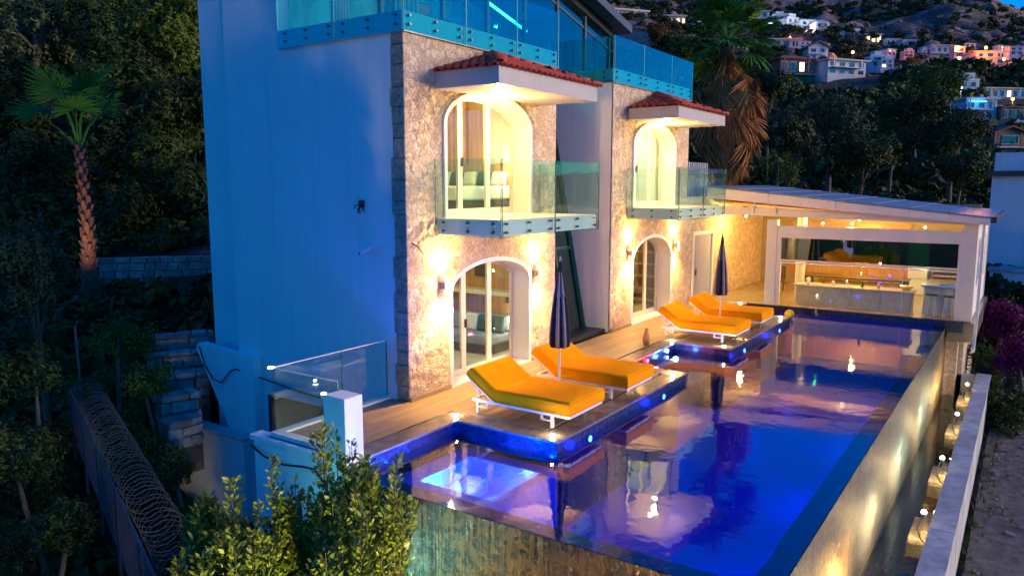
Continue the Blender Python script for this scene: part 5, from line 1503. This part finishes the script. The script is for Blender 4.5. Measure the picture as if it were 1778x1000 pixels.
def palm(name, base, top, r0, r1, label, fronds, dead, rad, seed, stubs=60, pet=1.1, tilt=(-.3, 1.35), nseg=18):
    g = random.Random(seed); base = Vector(base); top = Vector(top)
    t = empty(name, base, label, 'palm tree')
    H = (top-base).length; mid = base.lerp(top, .5)+Vector((.05*H*.3, 0, 0))
    obj('trunk', MB().tube([base-Vector((0, 0, .4)), base.lerp(mid, .5), mid, mid.lerp(top, .5), top], [r0*1.15, r0, (r0+r1)/2, r1*1.1, r1], 14), M['palmbark'], t, smooth=True)
    sm = MB().hexa([(-.09, -.02, 0), (.09, -.02, 0), (.07, .03, 0), (-.07, .03, 0), (-.05, .05, .20), (.05, .05, .20), (.035, .09, .20), (-.035, .09, .20)]).mesh(M['palmbark'], name='leaf_stub')
    for k in range(stubs):
        u = (k+.5)/stubs; a = k*2.4; c = base.lerp(mid, u*2) if u < .5 else mid.lerp(top, u*2-1); rr = r0+(r1-r0)*u-.02
        sc = .8+rr
        inst('leaf_stub', sm, t, (c.x+rr*math.cos(a), c.y+rr*math.sin(a), c.z), (g.uniform(-.15, .15), 0, a-math.pi/2), (sc, sc, sc))
    lv = [fan_leaf(M['leaf_palm'], pet, rad, nseg, 200, .3, s) for s in (1, 2, 3)]
    dv = [fan_leaf(M['leaf_dead'], pet*.8, rad*.95, 22, 120, .8, s) for s in (4, 5)]
    for k in range(fronds):
        a = k*2.399+g.uniform(-.3, .3); u = (k+.5)/fronds; el = tilt[1]+(tilt[0]-tilt[1])*u
        o = inst('frond', lv[k % 3], t, top+Vector((0, 0, g.uniform(-.1, .1))), (0, 0, 0), (g.uniform(.85, 1.1),)*3)
        o.rotation_euler = (el+g.uniform(-.15, .15), g.uniform(-.3, .3), a)
    for k in range(dead):
        a = g.uniform(0, 6.283); u = k/max(1, dead)
        p = top+(mid-top)*(.04+.55*u)
        o = inst('dead_frond', dv[k % 2], t, p+Vector((math.cos(a+1.57)*r1*.6, math.sin(a+1.57)*r1*.6, 0)), (-.85-.45*g.random()-.15*u, g.uniform(-.4, .4), a), (g.uniform(.85, 1.5)*(1.15-.35*u),)*3)
    return t
pc = at(1262, 75, 33); pz = ground(pc.x, pc.y)
palm('fan_palm', (pc.x+.3, pc.y, pz), pc, .42, .30, 'tall fan palm with a thick brown skirt of dead fronds behind the far block', 40, 190, 1.2, 5, 80, 1.3, (-.5, 1.3))
pb = at(158, 515, 23); pt = at(138, 258, 23)
sp_ = palm('young_palm', (pb.x, pb.y, pb.z), pt, .22, .11, 'slim young fan palm with a rough reddish trunk on the left slope', 10, 0, 1.0, 9, 90, 1.65, (.75, 1.54), 26)

s = empty('palm_spot', (pb.x-1.2, pb.y-1.6, pb.z), 'small garden spot lighting the young palm from below', 'garden lamp')
obj('lamp_cup', MB().lathe([(.05, -.1), (.07, 0)], (pb.x-1.2, pb.y-1.6), 12, pb.z+.3), M['lamp_metal'], s)
light('up_light', 'SPOT', (pb.x-1.2, pb.y-1.6, pb.z+.4), 85, (1, .92, .55), s, (.25, .32, .7), .05, 1, 100)
# ---- stone walls and steps on the left
def stone_wall(name, p0, p1, z0, h, label, seed, ch=.26, sl=.42, thick=.35, cat='wall'):
    g = random.Random(seed); p0, p1 = Vector(p0), Vector(p1); L = (p1-p0).length; d = (p1-p0).normalized(); nn = Vector((-d.y, d.x, 0))
    w = empty(name, (p0.x, p0.y, z0), label, cat)
    obj('wall_core', MB().hexa([tuple(q) for q in [p0-nn*thick*.35+Vector((0,0,z0-.6)), p1-nn*thick*.35+Vector((0,0,z0-.6)), p1+nn*thick*.35+Vector((0,0,z0-.6)), p0+nn*thick*.35+Vector((0,0,z0-.6)),
                p0-nn*thick*.35+Vector((0,0,z0+h-.05)), p1-nn*thick*.35+Vector((0,0,z0+h-.05)), p1+nn*thick*.35+Vector((0,0,z0+h-.05)), p0+nn*thick*.35+Vector((0,0,z0+h-.05))]]), M['bark'], w)
    z = z0; row = 0
    while z < z0+h-.05:
        hh = min(ch*g.uniform(.85, 1.15), z0+h-z); s = -(row % 2)*sl*.4
        while s < L:
            l = sl*g.uniform(.7, 1.35); a = max(0, s); b = min(L, s+l)
            if b-a > .08:
                q0 = p0+d*(a+.015); q1 = p0+d*(b-.015); t_ = thick/2*g.uniform(.9, 1.12)
                j = lambda: Vector((g.uniform(-.02, .02), g.uniform(-.02, .02), g.uniform(-.015, .015)))
                za, zb_ = Vector((0, 0, z+.012)), Vector((0, 0, z+hh-.012))
                obj('stone', MB().hexa([tuple(q+j()) for q in [q0-nn*t_+za, q1-nn*t_+za, q1+nn*t_+za, q0+nn*t_+za, q0-nn*t_+zb_, q1-nn*t_+zb_, q1+nn*t_+zb_, q0+nn*t_+zb_]]), M['fieldstone'], w)
            s += l
        z += hh; row += 1
    return w
a_, b_ = at(160, 520, 26), at(372, 515, 27)
stone_wall('rubble_wall', (a_.x, a_.y, 0), (b_.x, b_.y, 0), .05, 1.5, 'low rubble wall behind the small palm, running up to the villa', 1)
# stone terraces
for i, (xa, xb, yr, d) in enumerate(((262, 372, 592, 19.5), (255, 365, 625, 18.8), (262, 362, 662, 18.0), (275, 345, 700, 17.0), (285, 345, 745, 16.0))):
    a_, b_ = at(xa, yr, d), at(xb, yr, d+.6)
    stone_wall('stone_step', (a_.x, a_.y, 0), (b_.x, b_.y, 0), a_.z-.45, .62, ['topmost of the stone terrace steps beside the villa', 'second stone terrace step from the top', 'third stone terrace step from the top', 'fourth stone terrace step from the top', 'lowest stone terrace step, above the dark shrubs'][i], 5+i, .24, .5, .45, 'stone step')
# retaining wall under the pink house
a_, t_a = hit(1066, 84); b_ = at(1128, 82, t_a*.985)
stone_wall('retaining_wall', (a_.x, a_.y, 0), (b_.x, b_.y, 0), a_.z-1, 24/FPX*t_a+1, 'pale masonry retaining wall below the house seen over the roof terrace', 21, 3.0/FPX*t_a*1.2, 7.0/FPX*t_a, .8)

# ---- coiled wire fence in the lower left
def coil(px0, py0, d0, px1, py1, d1, r, turns, nv=14):
    p0, p1 = at(px0, py0, d0), at(px1, py1, d1); ax = (p1-p0).normalized()
    u = ax.cross(Vector((0, 0, 1))).normalized(); w = u.cross(ax)
    pts = []
    for i in range(turns*nv+1):
        k = i/(turns*nv); a = 2*math.pi*i/nv; rr = r*(1+.16*noise.noise(Vector((i*.11, 0, 0)))); k = k+.006*noise.noise(Vector((i*.05, 7, 0)))
        pts.append(p0.lerp(p1, k)+u*math.cos(a)*rr+w*math.sin(a)*rr)
    return pts
wf = empty('coiled_wire_fence', tuple(at(225, 850, 12)), 'fence topped with a long coil of galvanised wire in the dark lower left', 'fence')
obj('wire_coil', MB().tube(coil(360, 1060, 8.6, 148, 672, 16.5, .27, 62), .007, 4, False), M['wire'], wf)
p0, p1 = at(300, 1070, 8.6), at(122, 676, 16.5); dz = Vector((0, 0, -1.1))
fm = MB(); L = (p1-p0).length; d = (p1-p0)/L; s = 0
while s < L:
    fm.bar(p0+d*s, p0+d*min(L, s+.9)+dz, .006, .006); fm.bar(p0+d*s+dz, p0+d*min(L, s+.9), .006, .006); s += .11
o = obj('wire_mesh', fm, M['wire'], wf); o['kind'] = 'stuff'
obj('top_rail', MB().tube([p0, p1], .02, 8), M['wire'], wf)
for k in range(6):
    q = p0.lerp(p1, k/5)
    obj('post', MB().tube([q+Vector((0, 0, .02)), q+Vector((0, 0, -1.6))], .03, 8), M['wire'], wf)
pp = at(137, 640, 16.5); ptop = at(130, 568, 16.5)
po = empty('thin_post', (pp.x, pp.y, pp.z-1), 'thin pale post with a forked top above the far end of the coiled wire', 'post')
obj('shaft', MB().tube([(pp.x, pp.y, pp.z-1.2), pp, ptop], .025, 8), M['wire'], po)
obj('fork', MB().tube([ptop, at(112, 566, 16.5)], .015, 6).tube([ptop, at(134, 556, 16.5)], .015, 6), M['wire'], po)

# ================================================================== HOUSES ON THE HILL
HM = {'white': stucco('house_white', (.75,.75,.76), (.6,.6,.62)), 'pink': stucco('house_pink', (.66,.52,.50), (.5,.4,.4)), 'blue': stucco('house_blue', (.42,.60,.70), (.33,.5,.6)),
      'brown': mat('house_timber', (.20,.10,.06), (.28,.15,.09), .7), 'roof_red': mat('roof_red', (.20,.05,.03), (.28,.08,.05), .8, 4), 'roof_flat': mat('roof_flat', (.50,.48,.48), (.6,.58,.57), .8),
      'roof_dark': mat('roof_dark', (.06,.06,.08), (.09,.09,.11), .7), 'dark_glass': mat('window_glass', (.03,.05,.07), (.04,.06,.09), .08, spec=1)}
HP = []
def house(px, py, wpx, hpx, label, wall='white', roof='flat', roofm='roof_flat', yaw=0, lit=(), floors=2, bays=3, dist=None, extra=None, dpx=None):
    p, t = hit(px, py) if dist is None else (at(px, py, dist), dist)
    k = t/FPX; w, h = wpx*k, hpx*k; d = w*.75 if dpx is None else dpx*k
    HP.append((p.x, p.y, w, t)); p.z += .4*h*.3
    H = empty('hillside_house', (p.x, p.y, p.z), label, 'house', 'houses on the hillside')
    base_yaw = math.atan2(RH.y, RH.x)+yaw+.12
    H.rotation_euler = (0, 0, base_yaw)
    # local frame: x to the right along the front, y away from the viewer
    def P(n, mb, m_): return obj(n, mb, m_, H, local=True)
    ww = P('wall', MB().box(-w/2, w/2, 0, d, -h*.6, h), HM[wall])
    if roof == 'flat':
        P('roof', MB().box(-w*.56, w*.56, -d*.10, d*1.05, h, h*1.09), HM[roofm])
        P('chimney', MB().box(w*.2, w*.27, d*.4, d*.5, h*1.09, h*1.3), HM[wall])
    elif roof == 'hip':
        P('roof', MB().poly([(-w*.58, -d*.1, h), (w*.58, -d*.1, h), (w*.58, d*1.08, h), (-w*.58, d*1.08, h), (-w*.2, d*.5, h*1.38), (w*.2, d*.5, h*1.38)],
            [(0,1,5,4), (1,2,5), (2,3,4,5), (3,0,4), (3,2,1,0)]), HM[roofm])
    elif roof == 'gable':
        P('roof', MB().prism([(-w*.6, h*.92), (0, h*1.4), (w*.6, h*.92), (w*.6, h*1.02), (0, h*1.52), (-w*.6, h*1.02)], 'y', -d*.15, d*1.05), HM[roofm])
        P('gable', MB().prism([(-w*.5, h), (w*.5, h), (0, h*1.38)], 'y', .02, d), HM[wall])
    elif roof == 'terrace':
        P('parapet', MB().box(-w*.5, w*.5, -d*.04, d*.02, h, h*1.10), HM[wall])
        P('upper_block', MB().box(-w*.1, w*.45, d*.3, d, h, h*1.5), HM[wall])
    fh = h/floors
    P('balcony', MB().box(-w*.48, w*.30, -d*.16, -.01, fh*.98-.12, fh*.98) if floors > 1 else MB().box(-w*.5, w*.5, -d*.14, -.01, -.15, .05), HM['roof_flat'])
    for c in range(2):
        xx = (-w*.46, w*.27)[c]
        P('pillar', MB().box(xx, xx+w*.03, -d*.15, -d*.12, fh if floors > 1 else 0, h), HM[wall])
    n = 0
    for f in range(floors):
        for b in range(bays):
            cx = -w/2+w*(b+.5)/bays; ww_ = w/bays*.26; z0 = f*fh+fh*.22; z1 = f*fh+fh*.78
            wn_ = P('window', MB().box(cx-ww_-.06*fh*.5, cx+ww_+.06*fh*.5, -.06, -.004, z0-.04*fh, z1+.04*fh), HM['brown'] if wall == 'pink' else HM['white'])
            pn = obj('pane', MB().box(cx-ww_, cx+ww_, -.085, -.062, z0, z1), M['lit_window'] if (n in lit) else HM['dark_glass'], wn_, local=True)
            n += 1
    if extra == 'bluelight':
        P('lit_awning', MB().box(-w*.42, w*.05, -d*.2, -.02, h*.86, h*.90), M['cyan_light'])  # slab itself emits, standing in for the blue glow on this house
    return H
house(1046, 28, 30, 34, 'pinkish house cut off by the top edge, beside the glass room roof', 'pink', bays=2, lit=())
house(1095, 55, 62, 30, 'long flat-roofed house above the pale retaining wall', 'pink', bays=4, yaw=.2, lit=(6,))
house(1172, 52, 38, 20, 'house lit orange from below, left of the big palm crown', 'pink', 'flat', bays=4, floors=1, lit=(1, 2, 3))
house(1211, 58, 16, 16, 'small white house seen beside the palm crown', 'white', bays=1, floors=1)
house(1322, 34, 28, 12, 'topmost small white house right of the palm crown', 'white', bays=2, floors=1)
house(1352, 46, 26, 16, 'white house in the upper row, second right of the palm', 'white', 'terrace', bays=2)
house(1376, 53, 26, 18, 'white house above the brightest white street lamp', 'white', 'terrace', bays=2, yaw=.3)
house(1402, 55, 24, 16, 'white house in the upper row right of the white street lamp', 'white', bays=2)
house(1428, 60, 26, 17, 'white house at the right end of the upper row', 'white', 'hip', 'roof_flat', bays=2)
house(1470, 76, 18, 17, 'sky-blue house in the second row', 'blue', bays=1)
house(1492, 76, 24, 18, 'pale house with a domed look beside the sky-blue one', 'white', 'hip', 'roof_flat', bays=2)
house(1516, 78, 30, 15, 'house with warm lit windows in the second row', 'white', bays=3, floors=1, lit=(0, 1, 2))
house(1550, 80, 26, 10, 'long low white house, left of two near the centre of the hill', 'white', bays=3, floors=1)
house(1580, 82, 30, 10, 'long low white house, right of two near the centre of the hill', 'white', bays=3, floors=1)
house(1365, 100, 46, 26, 'flat-roofed pale house with an orange lamp on its roof', 'pink', bays=3, yaw=-.1)
house(1384, 133, 66, 26, 'timber house with a red hipped roof', 'brown', 'hip', 'roof_red', bays=4, floors=1, yaw=.1, lit=(2,))
house(1420, 108, 36, 22, 'white house with a dark gabled roof', 'white', 'gable', 'roof_dark', bays=2)
house(1470, 134, 84, 24, 'wide flat-roofed white house above the olive trees', 'white', bays=4, yaw=.25)
house(1523, 118, 26, 18, 'small bright blue-white house right of the wide flat-roofed one', 'blue', 'terrace', bays=1)
house(1562, 147, 30, 22, 'teal flat-roofed house standing alone among dark trees', 'blue', bays=2)
house(1636, 95, 44, 13, 'blue row house left of the red street lamps', 'blue', bays=4, floors=1)
house(1666, 101, 20, 16, 'narrow house behind the red street lamps', 'pink', bays=1)
house(1718, 114, 52, 20, 'pale house under the hilltop street lamps', 'white', bays=3, yaw=-.15)
house(1702, 148, 36, 20, 'pinkish house below the pale hilltop house', 'pink', 'hip', 'roof_red', bays=2)
house(1762, 136, 36, 22, 'pale house at the right edge beside the brightest orange lamp', 'pink', bays=2)
house(1680, 172, 40, 28, 'dark blue house beside the round white lamp', 'blue', 'terrace', bays=2)
house(1745, 174, 76, 17, 'long blue house with a row of bright windows', 'blue', bays=6, floors=1, lit=(3,))
house(1702, 212, 58, 34, 'cyan terrace house with a blue-lit awning', 'blue', 'flat', bays=3, extra='bluelight')
house(1758, 212, 46, 22, 'brown verandah house right of the cyan terrace house', 'brown', 'flat', 'roof_dark', bays=3, floors=1)
house(1752, 258, 58, 24, 'wooden gabled pavilion above the blue neighbouring house', 'brown', 'gable', 'roof_red', bays=1, floors=1)
for i, (x, y, w_, h_, wl_, rf_, lb) in enumerate((
    (1338, 62, 22, 14, 'white', 'terrace', 'small white terraced house just below the upper row, nearest the palm'),
    (1450, 62, 18, 10, 'white', 'flat', 'tiny white house at the far right end of the upper row'),
    (1604, 78, 20, 9, 'blue', 'flat', 'tiny blue-white house right of the two long low ones'),
    (1540, 120, 22, 14, 'white', 'terrace', 'pale terraced house right of the small blue-white one'),
    (1590, 130, 26, 14, 'pink', 'flat', 'pinkish house half hidden by trees below the blue row house'),
    (1620, 118, 22, 14, 'pink', 'hip', 'pinkish red-roofed house left of the red street lamps'),
    (1690, 128, 26, 14, 'white', 'terrace', 'pale stepped house between the red and the orange street lamps'),
    (1728, 160, 30, 14, 'pink', 'terrace', 'pinkish stepped house under the orange-lit trees'),
    (1655, 190, 30, 18, 'blue', 'flat', 'bluish house left of the cyan terrace house'),
    (1768, 232, 30, 18, 'blue', 'flat', 'bluish house at the right edge above the wooden pavilion'),
    (1640, 150, 24, 14, 'white', 'flat', 'small pale house between dark trees left of the round white lamp'),
    (1765, 98, 24, 14, 'white', 'flat', 'highest pale house at the right edge'),
    (1344, 40, 16, 9, 'white', 'flat', 'tiny white house above the left end of the upper row'),
    (1366, 38, 16, 9, 'white', 'terrace', 'tiny stepped white house above the middle of the upper row'),
    (1392, 44, 16, 9, 'blue', 'flat', 'tiny bluish house above the right half of the upper row'),
    (1416, 48, 18, 9, 'white', 'terrace', 'tiny stepped house above the right end of the upper row'),
    (1340, 82, 22, 12, 'pink', 'flat', 'small pinkish house left of the flat-roofed pale house'),
    (1398, 86, 20, 11, 'white', 'flat', 'small white house between the upper row and the gabled house'),
    (1432, 90, 20, 12, 'pink', 'hip', 'small red-roofed house right of the gabled white house'),
    (1548, 98, 20, 10, 'white', 'flat', 'tiny white house below the left long low house'),
    (1578, 100, 18, 10, 'pink', 'terrace', 'tiny pinkish house below the right long low house'),
    (1684, 88, 20, 10, 'white', 'flat', 'tiny pale house right above the red street lamps'),
    (1608, 96, 16, 9, 'white', 'terrace', 'tiny stepped house left of the blue row house'),
    (1742, 92, 18, 10, 'blue', 'flat', 'tiny bluish house at the top of the right-hand cluster'))):
    house(x, y, w_, h_, lb, wl_, rf_, 'roof_red' if rf_ == 'hip' else 'roof_flat', bays=2, yaw=(-.3+.12*i) % .5-.2, lit=((0,) if i % 3 == 0 else ()))
# neighbour house at the right edge
nh = at(1760, 480, 36)
nb_ = empty('neighbour_house', (nh.x, nh.y, nh.z-.5), 'large plain blue-lit neighbouring house at the right edge', 'house')
nb_.rotation_euler = (0, 0, -math.pi/2)
obj('wall', MB().box(-1.2, 7, 0, 7, -2.6, 5.2), M['stucco'], nb_, local=True)
obj('upper_wall', MB().box(-1.15, 7, .4, 7, 5.45, 6.3), M['stucco'], nb_, local=True)
obj('ledge', MB().box(-1.4, 7.2, -.25, .38, 5.203, 5.42), M['darkmetal'], nb_, local=True)
obj('corner_pilaster', MB().box(.35, .75, -.12, -.004, -.5, 5.15), M['stucco'], nb_, local=True)
wd_ = obj('window', MB().box(1.2, 2.2, -.06, -.003, 2.0, 3.6), M['white_metal'], nb_, local=True); obj('pane', MB().box(1.28, 2.12, -.08, -.063, 2.08, 3.52), HM['dark_glass'], wd_, local=True)
obj('lower_annex', MB().box(-.9, 3, -2.2, -.15, -2.6, .9), M['stucco'], nb_, local=True)
obj('annex_roof', MB().box(-1.0, 3.1, -2.3, -.15, .903, 1.02), M['stucco_grey'], nb_, local=True)

# ---- street lamps
for i, (px, py, hp, c_, p, lb) in enumerate(((1663, 101, 14, (1, .30, .08), 500, 'red-orange street lamp, upper of the pair at the hill road'), (1664, 116, 12, (1, .26, .06), 500, 'red-orange street lamp, lower of the pair at the hill road'),
    (1711, 96, 10, (1, .40, .12), 300, 'small orange street lamp above the pale hilltop house'), (1742, 122, 16, (1, .40, .06), 1400, 'brightest orange street lamp near the right edge'),
    (1738, 145, 16, (1, .38, .05), 1400, 'orange street lamp lighting the trees under the brightest one'), (1757, 188, 13, (1, .55, .12), 420, 'warm street lamp at the right end of the long blue house'),
    (1374, 60, 9, (.8, .92, 1), 700, 'white street lamp in the upper row of houses'), (1371, 78, 9, (1, .4, .2), 260, 'orange lamp on the roof of the flat-roofed pale house'),
    (1480, 106, 12, (1, .42, .12), 260, 'orange lamp above the wide flat-roofed house'), (1505, 76, 5, (1, .55, .2), 300, 'warm lamp in front of the lit second-row house'),
    (1600, 200, 7, (1, .95, .8), 220, 'white garden lamp among the dark trees'), (1668, 163, 8, (.8, .9, 1), 150, 'round white lamp beside the dark blue house'),
    (1172, 60, 6, (1, .5, .1), 420, 'orange lamp below the house left of the palm'), (1703, 290, 6, (.8, 1, .8), 14, 'small white lamp beside the neighbouring house'))):
    p_, t_ = hit(px, py)
    if px == 1668: t_ *= .8; p_ = at(px, py, t_)
    hgt = hp/FPX*t_
    s = empty('street_lamp', (p_.x, p_.y, p_.z), lb, 'street lamp', 'lamps on the hillside')
    obj('pole', MB().tube([(p_.x, p_.y, p_.z-1.5), (p_.x, p_.y, p_.z+hgt)], .06, 6), M['darkmetal'], s)
    rr = 2.3/FPX*t_
    m_ = M['street_bulb'] if c_[2] < .3 else M['white_bulb']
    obj('lamp_globe', MB().ball((p_.x, p_.y, p_.z+hgt+rr), rr, 10), m_, s)
    tow = (CAM-p_); tow.z = 0; tow.normalize()
    q = p_+tow*rr*2.2
    light('lamp_light', 'POINT', (q.x, q.y, p_.z+hgt+rr), p*(2.2 if c_[2] < .3 else 8), tuple(v**1.5 for v in c_), s, size=rr)

# ---- scrub and boulders over the hillside
g = np.random.default_rng(99); Cs = []; Rs = []
while len(Cs) < 7500:
    t_ = 55+450*g.random()**.8; r_ = g.uniform(-.62, .75)
    if -.42 < r_ < .07: continue
    x = CAM.x+FH.x*t_+RH.x*t_*r_; y = CAM.y+FH.y*t_+RH.y*t_*r_
    if noise.noise(Vector((x*.02, y*.02, 7))) < -.12 and t_ > 215: continue
    if any((t_ < h[3]+h[2] and t_ > h[3]*.84 and math.hypot(CAM.x+(h[0]-CAM.x)*t_/h[3]-x, CAM.y+(h[1]-CAM.y)*t_/h[3]-y) < h[2]*.75) for h in HP): continue
    s_ = g.uniform(.6, 1.6)*(1+t_/260)*(.62 if t_ > 230 else 1); Cs.append((x, y, ground(x, y)+s_*.35)); Rs.append(s_)
def scrub(name, C, Rr, per, mt, seed):
    C = np.array(C); Rr = np.array(Rr); g = np.random.default_rng(seed); n = len(C)*per
    idx = np.repeat(np.arange(len(C)), per); d = g.normal(size=(n, 3)); d /= np.linalg.norm(d, axis=1)[:, None]; d[:, 2] = np.abs(d[:, 2])*.9-.1
    P = C[idx]+d*(Rr[idx]*g.uniform(.5, 1, n))[:, None]
    nrm = d+g.normal(size=(n, 3))*.5; nrm /= np.linalg.norm(nrm, axis=1)[:, None]
    a = np.cross(nrm, g.normal(size=(n, 3))); a /= np.linalg.norm(a, axis=1)[:, None]; b = np.cross(nrm, a)
    s = (Rr[idx]*g.uniform(.2, .42, n))[:, None]
    V = np.stack([P-a*s, P-b*s*.6, P+a*s, P+b*s*.6], 1)
    o = bpy.data.objects.new(name, quads(name, V.reshape(-1, 3), n, M[mt])); col.objects.link(o); return o
o = scrub('hillside_scrub', Cs, Rs, 46, 'leaf_dark', 1); tag(o, 'dark scrub and low trees covering the hillside', 'scrub', kind='stuff')
# undergrowth close by on the left slope and right bank
Cn = []; Rn = []
while len(Cn) < 1700:
    t_ = 10+50*g.random(); r_ = g.choice([g.uniform(-.75, -.36), g.uniform(.30, .72)])
    x = CAM.x+FH.x*t_+RH.x*t_*r_; y = CAM.y+FH.y*t_+RH.y*t_*r_
    if -3.6 < x < 24 and -9.6 < y < 6.8: continue
    if y < -8 and x < 14 and r_ > 0 and y > -13: continue
    if r_ > 0 and t_ < 27: continue
    if 23.8 < t_ < 27.5 and -.58 < r_ < -.37: continue
    s_ = g.uniform(.25, .8); Cn.append((x, y, ground(x, y)+s_*.3)); Rn.append(s_)
o = scrub('undergrowth', Cn, Rn, 90, 'leaf_dark', 2); tag(o, 'dark undergrowth on the near slopes', 'undergrowth', kind='stuff')
bm_ = MB(); g2 = random.Random(4)
import bmesh
def rock_shape(seed):
    b = bmesh.new(); bmesh.ops.create_icosphere(b, subdivisions=2, radius=1)
    vs = []
    for v in b.verts:
        p = v.co.copy(); q = p*1.1+Vector((seed*3.1, 0, 0))
        k = 1+.45*noise.noise(q)+.25*noise.noise(q*2.3); vs.append((p.x*k, p.y*k*.9, p.z*k*.6))
    fs = [tuple(v.index for v in f.verts) for f in b.faces]; b.free(); return vs, fs
RS = [rock_shape(i) for i in range(6)]
for k in range(2600):
    t_ = 190+290*g2.random(); r_ = g2.uniform(.1, .75); x = CAM.x+FH.x*t_+RH.x*t_*r_; y = CAM.y+FH.y*t_+RH.y*t_*r_
    if noise.noise(Vector((x*.018, y*.018, 3))) < .12-.1*(t_ > 300): continue
    s_ = g2.uniform(.4, 1.0)+3.0*g2.random()**5; z_ = ground(x, y); vs, fs = RS[k % 6]; a = g2.uniform(0, 6.28); ca, sa = math.cos(a)*s_, math.sin(a)*s_
    bm_.poly([(x+v[0]*ca-v[1]*sa, y+v[0]*sa+v[1]*ca, z_+v[2]*s_) for v in vs], fs)
o = obj('boulders', bm_, mat('boulder_rock', (.13,.09,.085), (.30,.22,.20), .95, .3, .6, 2)); tag(o, 'pale boulders scattered over the upper mountainside', 'boulders', kind='stuff')
